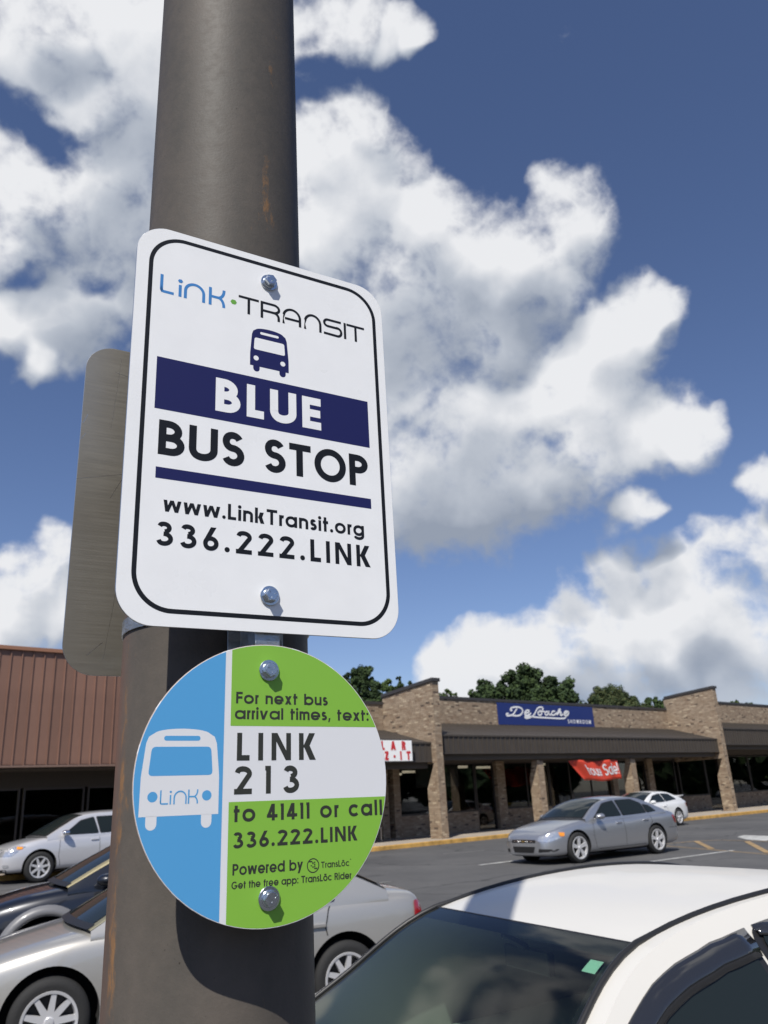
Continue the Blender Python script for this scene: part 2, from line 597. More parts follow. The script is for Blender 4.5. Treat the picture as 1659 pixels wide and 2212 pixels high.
def line(name, a, b, wd, mt, dz=0.005):
    a, b = Vector(a), Vector(b)
    n = (b - a).normalized()
    n = Vector((-n.y, n.x)) * wd / 2
    q = MB()
    st = 8
    rows = []
    for k in range(st + 1):
        c = a.lerp(b, k / st)
        rows.append([W(*(c - n), zg((c - n).y) + dz), W(*(c + n), zg((c + n).y) + dz)])
    q.grid(rows)
    return tag(q.build(name, mt), kind='structure')


line('lane_line', (15.0, 12.25), (21.8, 11.78), 0.12, M_WHITEP)
line('lane_line', (15.9, 15.4), (17.4, 15.33), 0.13, M_WHITEP)
line('lane_line', (18.0, 18.9), (19.5, 18.6), 0.12, M_WHITEF)
line('bay_line', (10.7, 14.9), (12.3, 14.6), 0.12, M_WHITEF)
up = [(23.0, 14.75), (24.5, 14.45), (25.1, 13.9), (25.0, 12.6), (24.4, 11.0), (23.6, 9.0)]
lo = [(22.75, 14.6), (22.3, 13.5), (21.8, 12.4), (21.35, 11.3), (20.9, 10.3), (20.3, 9.0)]
for i in range(5):
    line('island_line', up[i], up[i + 1], 0.11, M_YELF, 0.005)
    line('island_line', lo[i], lo[i + 1], 0.11, M_YELF, 0.005)
line('island_stripe', (24.5, 14.4), (22.0, 12.5), 0.17, M_YELP, 0.009)
line('island_stripe', (24.75, 12.9), (21.3, 10.6), 0.17, M_YELP, 0.009)
line('island_stripe', (24.2, 10.9), (20.7, 8.9), 0.17, M_YELP, 0.009)
marking('direction_arrow', [(27.3, 14.3), (27.1, 13.5), (27.0, 11.0), (26.5, 11.0), (26.4, 12.8), (25.1, 12.5), (25.5, 13.3), (26.5, 14.1)], M_WHITEP)

# ------------------------------------------------------------ brick
BR = [mat('brick_tan', (0.290, 0.218, 0.150), 0.9, noise=0.15, nscale=9),
      mat('brick_buff', (0.345, 0.268, 0.190), 0.9, noise=0.15, nscale=9),
      mat('brick_brown', (0.255, 0.182, 0.122), 0.9, noise=0.2, nscale=9),
      mat('brick_dark', (0.11, 0.080, 0.06), 0.85, noise=0.3, nscale=9),
      mat('brick_light', (0.46, 0.37, 0.26), 0.9, noise=0.12, nscale=9)]
BW = [0.48, 0.27, 0.15, 0.04, 0.06]
M_MORT = mat('mortar', (0.27, 0.215, 0.16), 0.95, noise=0.15, nscale=8)
M_CAP = mat('coping_dark', (0.045, 0.042, 0.042), 0.5)
M_BROWN = mat('canopy_brown', (0.062, 0.052, 0.043), 0.55, noise=0.12, nscale=2)
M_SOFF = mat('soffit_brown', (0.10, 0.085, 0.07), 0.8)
M_FRAME = mat('frame_bronze', (0.045, 0.038, 0.033), 0.4)
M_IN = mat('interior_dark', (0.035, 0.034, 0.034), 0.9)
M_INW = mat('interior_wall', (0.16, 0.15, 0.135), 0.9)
M_BLIND = mat('window_blind', (0.22, 0.21, 0.18), 0.8)
M_SHOP = glassmat('shop_glass', (0.66, 0.67, 0.67), 0.02, 0.45)
M_TUBE = mat('tube_light', (0.8, 0.8, 0.75), 0.5, emis=((1.0, 0.86, 0.62), 0.9))


def clip(poly, a, b, c):
    """keep the side a*x + b*y <= c"""
    outp = []
    for i in range(len(poly)):
        p, q = poly[i], poly[(i + 1) % len(poly)]
        dp, dq = a * p[0] + b * p[1] - c, a * q[0] + b * q[1] - c
        if dp <= 0:
            outp.append(p)
        if (dp < 0 < dq) or (dq < 0 < dp):
            t = dp / (dp - dq)
            outp.append((p[0] + (q[0] - p[0]) * t, p[1] + (q[1] - p[1]) * t))
    return outp


def brick_polys(region, bw=0.196, bh=0.062, j=0.011, phase=0.0):
    """running bond inside a convex region [(s, z)] (counter-clockwise)"""
    s0, s1 = min(p[0] for p in region), max(p[0] for p in region)
    z0, z1 = min(p[1] for p in region), max(p[1] for p in region)
    res = []
    row = 0
    z = z0
    while z < z1:
        s = s0 - (0.5 * (bw + j) if row % 2 else 0) - phase
        while s < s1:
            pl = [(s, z), (s + bw, z), (s + bw, z + bh), (s, z + bh)]
            for i in range(len(region)):
                (xa, ya), (xb, yb) = region[i], region[(i + 1) % len(region)]
                a, b = (yb - ya), -(xb - xa)
                pl = clip(pl, a, b, a * xa + b * ya)
                if len(pl) < 3:
                    break
            if len(pl) >= 3:
                ws = max(p[0] for p in pl) - min(p[0] for p in pl)
                hs = max(p[1] for p in pl) - min(p[1] for p in pl)
                if ws > 0.02 and hs > 0.015:
                    res.append(pl)
            s += bw + j
        z += bh + j
        row += 1
    return res


brick_meshes = {}


class BrickJob:
    """bricks of one wall or pier: singles first, the rest joined"""
    def __init__(self):
        self.items = []      # (distance, kind, poly3d, outward)

    def add(self, region, fn, outward, phase=0.0, proud=0.009):
        for pl in brick_polys(region, phase=phase):
            self.items.append(([fn(*p) for p in pl], Vector(outward) * proud))

    def finish(self, parent, singles=0, key=lambda c: c.x):
        its = []
        for pts, ov in self.items:
            c = sum(pts, Vector()) / len(pts)
            its.append((key(c), pts, ov, c))
        its.sort(key=lambda t: t[0])
        rest = MB()
        for i, (k, pts, ov, c) in enumerate(its):
            mi = random.choices(range(5), BW)[0]
            ovx = ov * random.uniform(0.6, 1.25)
            base = [p - ov * 1.5 for p in pts]
            if i < singles:
                full = len(pts) == 4
                dims = tuple(round(v, 3) for v in ((pts[1] - pts[0]).x, (pts[1] - pts[0]).y, (pts[2] - pts[1]).length))
                kk = (mi, dims, tuple(round(v, 3) for v in ov))
                if full and kk in brick_meshes:
                    me = brick_meshes[kk]
                else:
                    q = MB()
                    q.prism([p - c for p in base], ov * 1.5 + ovx)
                    me = q.mesh('brick', BR[mi])
                    if full:
                        brick_meshes[kk] = me
                o = link('brick', me, parent)
                o.location = c
            else:
                rest.prism(base, ov * 1.5 + ovx, mi)
        if rest.f:
            o = rest.build('brickwork', BR, parent)
            o['kind'] = 'stuff'


MW = 25.86          # plane of the shop wall
FR = 22.84          # front of the wing walls
BZ = 0.236


def wing_wall(root, a0, a1, zc0, zc1, singles, key):
    """free-standing fin between two shops: pier under the canopy, high sloping top"""
    prof = [(FR, 0.0), (FR + 0.62, 0.0), (FR + 0.62, 1.85), (FR + 0.18, 2.76), (MW, 2.76), (MW, zc0), (FR, zc1)]
    q = MB()
    q.prism([(a0 + 0.012, p, z) for p, z in [(FR + 0.012, 0), (FR + 0.608, 0), (FR + 0.608, 1.845), (FR + 0.192, 2.755)]] +
            [(a0 + 0.012, FR + 0.012, 2.755)], (a1 - a0 - 0.024, 0, 0))
    q.prism([(a0 + 0.012, FR + 0.012, 2.765), (a0 + 0.012, MW, 2.765), (a0 + 0.012, MW, zc0), (a0 + 0.012, FR + 0.012, zc1)], (a1 - a0 - 0.024, 0, 0))
    core = q.build('wing_wall', M_MORT, root, fix=True)
    J = BrickJob()
    for sgn, aa in ((-1, a0 + 0.012), (1, a1 - 0.012)):
        f = (lambda s, z, aa=aa: Vector((aa, s, z)))
        J.add([(FR, 0), (FR + 0.62, 0), (FR + 0.62, 1.85), (FR + 0.18, 2.76), (FR, 2.76)], f, (sgn, 0, 0))
        J.add([(FR, 2.77), (MW, 2.77), (MW, zc0), (FR, zc1)], f, (sgn, 0, 0))
    J.add([(a0, 0), (a1, 0), (a1, zc1), (a0, zc1)], lambda s, z: Vector((s, FR + 0.012, z)), (0, -1, 0), phase=0.05)
    J.finish(core, singles, key)
    c = MB()
    c.prism([(a0 - 0.05, FR - 0.06, zc1 - 0.02), (a0 - 0.05, MW, zc0 - 0.02), (a0 - 0.05, MW, zc0 + 0.11), (a0 - 0.05, FR - 0.06, zc1 + 0.11)], (a1 - a0 + 0.10, 0, 0))
    c.build('coping', M_CAP, core, fix=True)
    return core


def canopy(root, a0, a1, zw, ze, zb, fp=23.12):
    """mansard canopy: sloped sheet, ribbed fascia, soffit, beam"""
    q = MB()
    q.prism([(a0, MW - 0.03, zw), (a0, fp, ze), (a0, fp, zb), (a0, fp + 0.06, zb), (a0, fp + 0.06, ze - 0.08), (a0, MW - 0.03, zw - 0.08)], (a1 - a0, 0, 0))
    c = q.build('canopy', M_BROWN, root, fix=True)
    s = MB()
    s.box((a0, fp + 0.07, zb + 0.06), (a1, MW - 0.04, zb + 0.11))
    s.build('soffit', M_SOFF, c)
    s = MB()
    s.box((a0 + 0.01, fp + 0.22, zb - 0.24), (a1 - 0.01, fp + 0.44, zb + 0.055))
    s.build('beam', M_SOFF, c)
    # standing ribs over the slope and down the fascia
    n = int((a1 - a0) / 0.27)
    L = Vector((0, MW - 0.03 - fp, zw - ze))
    q = MB()
    nn = Vector((0, -(zw - ze), MW - 0.03 - fp)).normalized() * 0.03
    pr = [Vector((0, MW - 0.03, zw)), Vector((0, fp, ze)), Vector((0, fp - 0.035, ze)), Vector((0, MW - 0.03, zw)) + nn]
    q.prism(pr, (0.03, 0, 0))
    q.prism([(0, fp - 0.002, zb), (0, fp - 0.038, zb), (0, fp - 0.038, ze), (0, fp - 0.002, ze)], (0.03, 0, 0))
    me = q.mesh('rib', M_BROWN)
    fixnormals(me)
    for k in range(n + 1):
        o = link('rib', me, c)
        o.location = (a0 + 0.02 + (a1 - a0 - 0.07) * k / n, 0, 0)
    e = MB()
    e.box((a0, fp - 0.045, ze - 0.035), (a1, fp + 0.0, ze + 0.03))
    e.box((a0, fp - 0.045, zb - 0.03), (a1, fp + 0.0, zb + 0.03))
    e.build('edge_trim', M_BROWN, c)
    return c


def parapet(root, a0, a1, z0, z1):
    q = MB()
    q.box((a0, MW, z0), (a1, MW + 0.28, z1))
    c = q.build('parapet', M_MORT, root)
    J = BrickJob()
    J.add([(a0, z0), (a1, z0), (a1, z1), (a0, z1)], lambda s, z: Vector((s, MW, z)), (0, -1, 0))
    J.finish(c)
    q = MB()
    q.box((a0, MW - 0.05, z1), (a1, MW + 0.33, z1 + 0.12))
    q.build('coping', M_CAP, c)
    return c


def knee_wall(root, a0, a1, z1=0.9, z0=0.0):
    q = MB()
    q.box((a0, MW + 0.012, z0), (a1, MW + 0.25, z1))
    c = q.build('knee_wall', M_MORT, root)
    J = BrickJob()
    J.add([(a0, z0), (a1, z0), (a1, z1), (a0, z1)], lambda s, z: Vector((s, MW + 0.012, z)), (0, -1, 0))
    J.finish(c)


def window(root, a0, a1, z0, z1, name='window', mull=(), blind=None, fr=0.06):
    q = MB()
    y0, y1 = MW + 0.05, MW + 0.13
    q.box((a0, y0, z0), (a0 + fr, y1, z1))
    q.box((a1 - fr, y0, z0), (a1, y1, z1))
    q.box((a0 + fr, y0, z0), (a1 - fr, y1, z0 + fr))
    q.box((a0 + fr, y0, z1 - fr), (a1 - fr, y1, z1))
    for mm in mull:
        q.box((mm - 0.03, y0 + 0.002, z0 + fr), (mm + 0.03, y1 - 0.002, z1 - fr))
    f = q.build(name, M_FRAME, root)
    edges = [a0 + fr] + [v for mm in mull for v in (mm - 0.03, mm + 0.03)] + [a1 - fr]
    for i in range(0, len(edges), 2):
        g_ = MB()
        g_.box((edges[i] - 0.005, MW + 0.085, z0 + fr - 0.005), (edges[i + 1] + 0.005, MW + 0.093, z1 - fr + 0.005))
        g_.build('pane', M_SHOP, f)
    if blind:
        g_ = MB()
        g_.box((blind[0], MW + 0.2, blind[2]), (blind[1], MW + 0.22, blind[3]))
        g_.build('blind', M_BLIND, f)
    if name == 'door':
        h = MB()
        h.tube([(a0 + 0.13, y0 - 0.05, 0.9), (a0 + 0.13, y0 - 0.05, 1.25)], 0.015)
        h.build('handle', M_FRAME, f)
    return f


def pilaster(root, a0, a1, p0=MW - 0.10, z1=2.95, nm='pilaster'):
    q = MB()
    q.box((a0 + 0.012, p0 + 0.012, 0), (a1 - 0.012, MW + 0.25, z1))
    c = q.build(nm, M_MORT, root)
    J = BrickJob()
    J.add([(a0, 0), (a1, 0), (a1, z1), (a0, z1)], lambda s, z: Vector((s, p0 + 0.012, z)), (0, -1, 0))
    J.add([(p0, 0), (MW + 0.2, 0), (MW + 0.2, z1), (p0, z1)], lambda s, z: Vector((a0 + 0.012, s, z)), (-1, 0, 0))
    J.finish(c)


def column(root, a0, a1, z1=2.85):
    p0, p1 = FR + 0.45, FR + 0.95
    q = MB()
    prof = [(p0, 0), (p1, 0), (p1, z1 - 0.75), (p0 + 0.28, z1 - 0.03), (p0, z1 - 0.03)]
    q.prism([(a0 + 0.012, p + (0.012 if p == p0 else -0.012), z) for p, z in prof], (a1 - a0 - 0.024, 0, 0))
    c = q.build('column', M_MORT, root, fix=True)
    J = BrickJob()
    for sgn, aa in ((-1, a0 + 0.012), (1, a1 - 0.012)):
        J.add(prof, lambda s, z, aa=aa: Vector((aa, s, z)), (sgn, 0, 0))
    J.add([(a0, 0), (a1, 0), (a1, z1 - 0.03), (a0, z1 - 0.03)], lambda s, z: Vector((s, p0 + 0.012, z)), (0, -1, 0), phase=0.04)
    J.finish(c)


mall = empty('strip_mall_building', (0, 0, BZ), YAW, 'long tan brick shopping strip with brown ribbed canopies and tall sloping wing walls', 'building')
wing_wall(mall, 21.80, 22.15, 5.54, 5.80, 150, lambda c: -c.z)
wing_wall(mall, 43.15, 43.50, 6.27, 6.49, 150, lambda c: -c.z)
parapet(mall, 13.0, 21.81, 4.0, 5.23)
parapet(mall, 22.14, 43.16, 4.3, 5.60)
parapet(mall, 43.49, 80.0, 4.8, 6.20)
canopy(mall, 13.0, 21.79, 4.20, 3.50, 2.83)
canopy(mall, 22.16, 43.14, 4.54, 3.78, 3.12)
canopy(mall, 43.51, 80.0, 5.02, 4.35, 3.50)
# wall between window heads and canopies
q = MB()
q.box((13.0, MW, 2.9), (21.8, MW + 0.26, 3.995))
q.box((22.15, MW, 2.9), (43.15, MW + 0.26, 4.295))
q.box((43.5, MW, 3.1), (80, MW + 0.26, 4.795))
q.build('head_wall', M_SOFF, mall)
# shop fronts: left bay
pilaster(mall, 22.1, 22.45)
pilaster(mall, 21.45, 21.82, nm='pilaster')
pilaster(mall, 19.0, 19.35)
knee_wall(mall, 13.0, 19.0)
knee_wall(mall, 19.35, 21.45)
window(mall, 13.0, 18.98, 0.9, 2.9, mull=(15.0, 17.0))
window(mall, 19.37, 21.43, 0.9, 2.9)
# centre bay
knee_wall(mall, 22.45, 26.95)
window(mall, 22.47, 26.93, 0.9, 2.9, mull=(24.7,), blind=(23.6, 26.1, 1.95, 2.82))
window(mall, 26.97, 28.15, 0.02, 2.9, name='door')
pilaster(mall, 28.2, 28.75)
window(mall, 28.77, 32.0, 0.9, 2.9, mull=(30.4,))
knee_wall(mall, 28.75, 32.02)
window(mall, 32.04, 36.9, 0.25, 2.9, mull=(33.6, 35.3))
knee_wall(mall, 32.02, 36.9, 0.25)
pilaster(mall, 36.92, 37.35)
knee_wall(mall, 37.35, 43.15)
window(mall, 37.37, 40.2, 0.9, 2.9, mull=(38.8,))
pilaster(mall, 40.22, 40.75)
window(mall, 40.77, 43.13, 0.9, 2.9)
# right bay
window(mall, 43.52, 46.4, 0.9, 3.05)
knee_wall(mall, 43.5, 46.4)
window(mall, 46.45, 48.0, 0.02, 3.05, name='door')
pilaster(mall, 48.05, 48.5, z1=3.1)
for k in range(4):
    window(mall, 48.55 + 3.2 * k, 51.7 + 3.2 * k, 0.9, 3.05)
knee_wall(mall, 48.5, 61.4)
window(mall, 61.45, 79.9, 0.05, 3.05, mull=(65, 69, 74))
column(mall, 28.1, 28.5)
column(mall, 35.0, 35.4)
# rooms behind the glass: floor, ceiling, back wall, side walls
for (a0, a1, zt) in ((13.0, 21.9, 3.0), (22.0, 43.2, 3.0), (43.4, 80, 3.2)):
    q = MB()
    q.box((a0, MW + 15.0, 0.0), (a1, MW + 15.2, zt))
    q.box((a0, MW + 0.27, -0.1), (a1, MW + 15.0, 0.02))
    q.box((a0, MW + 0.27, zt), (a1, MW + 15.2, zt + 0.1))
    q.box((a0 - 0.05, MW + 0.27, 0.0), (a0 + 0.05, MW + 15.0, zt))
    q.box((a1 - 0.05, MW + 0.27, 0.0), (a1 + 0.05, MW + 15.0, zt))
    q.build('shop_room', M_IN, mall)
q = MB()
q.box((12.9, MW + 0.3, 3.32), (80, MW + 16, 4.6))
q.build('flat_roof', M_CAP, mall)
for (a, d, l) in ((26.5, 7.2, 1.2), (26.9, 9.5, 1.2), (27.4, 12, 1.2), (29.1, 4.0, 1.5), (29.6, 6.0, 1.5), (30.0, 8.2, 1.5), (30.8, 11, 1.5), (32.4, 5.0, 1.2), (34.8, 3.2, 1.2)):
    q = MB()
    q.box((a, MW + d, 2.87), (a + l, MW + d + 0.14, 2.985))
    q.build('ceiling_lamp', M_TUBE, mall)
# soffit strip lights seen at the canopy edge
for a in (28.6, 30.9, 32.6):
    q = MB()
    q.box((a, FR + 0.95, 2.98), (a + (2.0 if a < 30 else 1.55), FR + 1.12, 3.05))
    q.build('strip_light', mat('lamp_cover_%d' % int(a), (0.62, 0.66, 0.60), 0.4), mall)

# ------------------------------------------------------------ signs on the shops
M_BLUE = mat('banner_blue', (0.014, 0.030, 0.155), 0.45)
M_LETW = mat('letter_white', (0.80, 0.80, 0.80), 0.5)
M_SIGNW = mat('lightbox_white', (0.82, 0.82, 0.80), 0.4, emis=((1, 1, 1), 0.12))
M_LETR = mat('letter_red', (0.62, 0.035, 0.04), 0.5)
M_BANR = mat('banner_red', (0.62, 0.060, 0.030), 0.6)
M_ALU = mat('aluminium', (0.55, 0.56, 0.57), 0.35, metal=1.0)


def ribbon(mbx, pts, wd, to3, mi=0, z=0.0, taper=None, caps=False):
    """flat ribbon of width wd along a 2-D polyline with mitred joints"""
    P = [Vector(p) for p in pts]
    n = len(P)
    closed = (P[0] - P[-1]).length < 1e-6
    if closed:
        P = P[:-1]
        n -= 1
    lefts, rights = [], []
    for i in range(n):
        if closed:
            a, b, c = P[(i - 1) % n], P[i], P[(i + 1) % n]
        else:
            a, b, c = P[max(i - 1, 0)], P[i], P[min(i + 1, n - 1)]
        d1 = (b - a) if (b - a).length > 1e-9 else (c - b)
        d2 = (c - b) if (c - b).length > 1e-9 else (b - a)
        d1.normalize()
        d2.normalize()
        n1 = Vector((-d1.y, d1.x))
        n2 = Vector((-d2.y, d2.x))
        nm = n1 + n2
        nm = nm.normalized() if nm.length > 1e-6 else n1
        s = (wd / 2) / max(0.35, nm.dot(n1))
        lefts.append(b + nm * s)
        rights.append(b - nm * s)
    if closed:
        lefts.append(lefts[0])
        rights.append(rights[0])
        n += 1
    for i in range(n - 1):
        mbx.poly([to3(rights[i].x, rights[i].y, z), to3(rights[i + 1].x, rights[i + 1].y, z), to3(lefts[i + 1].x, lefts[i + 1].y, z), to3(lefts[i].x, lefts[i].y, z)], mi)


def arc(cx, cy, rx, ry, a0, a1, n=14):
    return [(cx + rx * math.cos(R(a0 + (a1 - a0) * k / n)), cy + ry * math.sin(R(a0 + (a1 - a0) * k / n))) for k in range(n + 1)]


# geometric sans-serif: each glyph is (advance, [('s', polyline) | ('p', polygon)]) in units of the capital height
def glyph(ch, w, xh=0.73, asc=1.0):
    h = w / 2
    S, Pg = [], []

    def st(*p):
        S.append(list(p))

    def bowl(x0, x1, yb, yt, n=12):
        ry = (yt - yb) / 2 - h
        rx = min(ry, x1 - h - x0)
        cx = x1 - h - rx
        return [(x0, yt - h)] + arc(cx, (yt + yb) / 2, rx, ry, 90, -90, n) + [(x0, yb + h)]

    def dg(xb, yb, xt, yt, ww):
        Pg.append([(xb, yb), (xb + ww, yb), (xt + ww, yt), (xt, yt)])

    ww = w * 1.12
    if ch == 'I':
        st((h, 0), (h, 1)); a = w
    elif ch == 'L':
        st((h, 1), (h, h), (0.50, h)); a = 0.50
    elif ch == 'E':
        st((h, 0), (h, 1)); st((w, 1 - h), (0.52, 1 - h)); st((w, 0.5), (0.50, 0.5)); st((w, h), (0.52, h)); a = 0.54
    elif ch == 'F':
        st((h, 0), (h, 1)); st((w, 1 - h), (0.48, 1 - h)); st((w, 0.52), (0.46, 0.52)); a = 0.48
    elif ch == 'T':
        st((0, 1 - h), (0.58, 1 - h)); st((0.29, 0), (0.29, 1 - w)); a = 0.58
    elif ch == 'H':
        st((h, 0), (h, 1)); st((0.64 - h, 0), (0.64 - h, 1)); st((w, 0.5), (0.64 - w, 0.5)); a = 0.64
    elif ch == 'B':
        st((h, 0), (h, 1)); S.append(bowl(w, 0.56, 0.5 - h, 1)); S.append(bowl(w, 0.62, 0, 0.5 + h)); a = 0.62
    elif ch == 'P':
        st((h, 0), (h, 1)); S.append(bowl(w, 0.58, 0.40, 1)); a = 0.58
    elif ch == 'R':
        st((h, 0), (h, 1)); S.append(bowl(w, 0.58, 0.42, 1)); dg(0.60 - ww, 0, 0.26, 0.45, ww); a = 0.60
    elif ch == 'U':
        S.append([(h, 1), (h, 0.34)] + arc(0.34, 0.34, 0.34 - h, 0.34 - h, 180, 360) + [(0.68 - h, 1)]); a = 0.68
    elif ch == 'O':
        S.append(arc(0.51, 0.5, 0.51 - h, 0.52 - h, 0, 360, 40)); a = 1.02
    elif ch == 'G':
        S.append(arc(0.48, 0.5, 0.48 - h, 0.52 - h, 42, 350, 30)); st((0.50, 0.44), (0.965, 0.44)); a = 0.97
    elif ch in 'Ss':
        H = 1.0 if ch == 'S' else xh
        W_ = 0.60 if ch == 'S' else 0.40
        r1 = (H * 0.50 - h) / 2 + 0.0
        cx = W_ / 2
        rx1, rx2 = W_ / 2 - h - 0.02, W_ / 2 - h
        mid = H * 0.52
        ryt, ryb = (H - h - mid) / 2 + 0.005, (mid - h) / 2 + 0.005
        p = arc(cx, mid + ryt, rx1, ryt, 25, 262, 16) + arc(cx, mid - ryb, rx2, ryb, 82, -155, 16)
        S.append(p); a = W_
    elif ch == 'N':
        st((h, 0), (h, 1)); st((0.70 - h, 0), (0.70 - h, 1)); dg(0.70 - w - 0.02, 0, w * 0.1, 1, ww); a = 0.70
    elif ch == 'K':
        st((h, 0), (h, 1)); dg(0.60 - ww * 1.15, 0, w * 0.75, 0.56, ww * 1.2); dg(w * 0.7, 0.46, 0.58 - ww * 1.1, 1, ww * 1.15); a = 0.62
    elif ch == 'A':
        dg(0, 0, 0.36 - ww / 2, 1, ww); dg(0.72 - ww, 0, 0.36 - ww / 2, 1, ww); st((0.2, 0.28), (0.52, 0.28)); a = 0.72
    elif ch == 'M':
        st((h, 0), (h, 1)); st((0.84 - h, 0), (0.84 - h, 1)); dg(0.42 - ww / 2, 0.1, 0.02, 1, ww); dg(0.42 - ww / 2, 0.1, 0.82 - ww, 1, ww); a = 0.84
    elif ch == 'W':
        dg(0.24 - ww / 2, 0, 0, 1, ww); dg(0.24 - ww / 2, 0, 0.5 - ww / 2, 1, ww); dg(0.76 - ww / 2, 0, 0.5 - ww / 2, 1, ww); dg(0.76 - ww / 2, 0, 1.0 - ww, 1, ww); a = 1.0
    elif ch == 'Z':
        st((0, 1 - h), (0.56, 1 - h)); st((0, h), (0.56, h)); dg(0.0, w * 0.9, 0.56 - ww * 1.25, 1 - w * 0.9, ww * 1.25); a = 0.56
    elif ch == '-':
        st((0, 0.42), (0.3, 0.42)); a = 0.3
    elif ch in '.':
        S.append([(h * 1.15, 0), (h * 1.15, w * 1.1)]); a = w * 1.15
        S.pop(); Pg.append(arc(w * 0.58, w * 0.58, w * 0.60, w * 0.60, 0, 330, 11)); a = w * 1.2
    elif ch == ':':
        for yy in (w * 0.58, xh - w * 0.58):
            Pg.append(arc(w * 0.58, yy, w * 0.58, w * 0.58, 0, 330, 11))
        a = w * 1.2
    elif ch == ',':
        Pg.append([(0, -0.16), (w * 0.55, -0.16), (w * 1.15, w), (w * 0.25, w)]); a = w * 1.2
    elif ch == '0':
        S.append(arc(0.28, 0.5, 0.28 - h, 0.51 - h, 0, 360, 30)); a = 0.56
    elif ch == '1':
        st((0.25 - h, 0), (0.25 - h, 1)); Pg.append([(0.02, 1), (0.02, 1 - w * 0.85), (0.25 - w, 1 - w * 0.85), (0.25 - w, 1)]); a = 0.25
    elif ch == '2':
        r = 0.27
        pth = arc(0.285, 1 - r - 0.0, r - h * 0.95, r - h, 168, -38, 14)
        S.append(pth + [(w * 0.80, w * 0.55)]); st((0.0, h), (0.56, h)); a = 0.57
    elif ch == '3':
        S.append(arc(0.26, 0.745, 0.235 - h, 0.255 - h, 160, -80, 14)); S.append(arc(0.27, 0.29, 0.27 - h, 0.30 - h, 95, -160, 16)); a = 0.55
    elif ch == '4':
        st((0.02, 0.27), (0.60, 0.27)); st((0.47 - h, 0), (0.47 - h, 1)); dg(0.0, 0.24, 0.47 - w - 0.02, 1, ww); a = 0.60
    elif ch == '6':
        S.append(arc(0.29, 0.30, 0.29 - h, 0.31 - h, 0, 360, 30)); Pg.append([(0.02, 0.40), (0.02 + ww, 0.40), (0.30 + ww * 0.95, 1), (0.30 - ww * 0.15, 1)]); a = 0.58
    elif ch in 'oō':
        r = xh / 2
        S.append(arc(r, r, r - h, r - h + 0.01, 0, 360, 34)); a = xh
        if ch == 'ō':
            st((r - 0.2, xh + 0.16), (r + 0.2, xh + 0.16))
    elif ch in 'abdpg':
        r = xh / 2
        S.append(arc(r, r, r - h, r - h + 0.01, 0, 360, 34))
        if ch == 'a':
            st((xh - h, 0), (xh - h, xh))
        elif ch == 'd':
            st((xh - h, 0), (xh - h, asc))
        elif ch == 'b':
            st((h, 0), (h, asc))
        elif ch == 'p':
            st((h, -0.27), (h, xh))
        elif ch == 'g':
            S.append([(xh - h, xh), (xh - h, 0.02)] + arc(r, 0.02, r - h, 0.30 - h, 0, -160, 14))
        a = xh
    elif ch == 'c':
        r = xh / 2
        S.append(arc(r, r, r - h, r - h + 0.01, 42, 318, 26)); a = xh * 0.90
    elif ch == 'e':
        r = xh / 2
        S.append(arc(r, r, r - h, r - h + 0.01, 2, 325, 28)); st((w * 0.8, r - h * 0.3), (xh - 0.01, r - h * 0.3)); a = xh
    elif ch in 'nhm':
        tall = asc if ch == 'h' else xh
        st((h, 0), (h, tall))
        x = 0
        nw = 0.50 if ch != 'm' else 0.44
        for k in range(2 if ch == 'm' else 1):
            rr = (nw - w) / 2 
            S.append([(x + h, xh - h - rr)] + arc(x + h + rr, xh - h - rr, rr, rr, 180, 0, 14) + [(x + nw - h, 0)])
            x += nw - w
        a = x + w
    elif ch == 'u':
        rr = (0.50 - w) / 2
        S.append([(h, xh), (h, h + rr)] + arc(h + rr, h + rr, rr, rr, 180, 360, 14) + [(0.5 - h, xh)]); st((0.5 - h, 0), (0.5 - h, xh)); a = 0.50
    elif ch == 'r':
        st((h, 0), (h, xh)); S.append([(h, xh - h - 0.15)] + arc(h + 0.17, xh - h - 0.15, 0.17, 0.15, 180, 75, 8)); a = 0.30
    elif ch == 'i':
        st((h, 0), (h, xh)); Pg.append(arc(h, xh + 0.17, w * 0.62, w * 0.62, 0, 330, 11)); a = w
    elif ch == 'l':
        st((h, 0), (h, asc)); a = w
    elif ch == 't':
        st((0.16, 0), (0.16, asc * 0.97)); st((0, xh - h), (0.32, xh - h)); a = 0.32
    elif ch == 'f':
        S.append([(0.16, 0), (0.16, 0.80)] + arc(0.16 + 0.14, 0.80, 0.14, 0.20 - h, 180, 95, 8)); st((0, xh - h), (0.32, xh - h)); a = 0.33
    elif ch == 'k':
        st((h, 0), (h, asc)); dg(0.47 - ww * 1.15, 0, w * 0.75, 0.44, ww * 1.2); dg(w * 0.7, 0.32, 0.44 - ww * 1.1, xh, ww * 1.2); a = 0.48
    elif ch == 'v':
        dg(0.25 - ww / 2, 0, 0, xh, ww); dg(0.25 - ww / 2, 0, 0.5 - ww, xh, ww); a = 0.50
    elif ch == 'y':
        dg(0.25 - ww / 2, 0, 0, xh, ww); dg(0.25 - ww * 0.5 - 0.115, -0.27, 0.5 - ww, xh, ww); a = 0.50
    elif ch == 'x':
        dg(0, 0, 0.46 - ww * 1.1, xh, ww * 1.1); dg(0.46 - ww * 1.1, 0, 0, xh, ww * 1.1); a = 0.46
    elif ch == 'w':
        dg(0.21 - ww / 2, 0, 0, xh, ww); dg(0.21 - ww / 2, 0, 0.38 - ww / 2, xh, ww); dg(0.55 - ww / 2, 0, 0.38 - ww / 2, xh, ww); dg(0.55 - ww / 2, 0, 0.76 - ww, xh, ww); a = 0.76
    elif ch == '*':      # hexagon dot
        Pg.append(arc(0.16, 0.5, 0.16, 0.15, 0, 300, 5)); a = 0.32
    else:
        a = 0.3
    return a, S, Pg


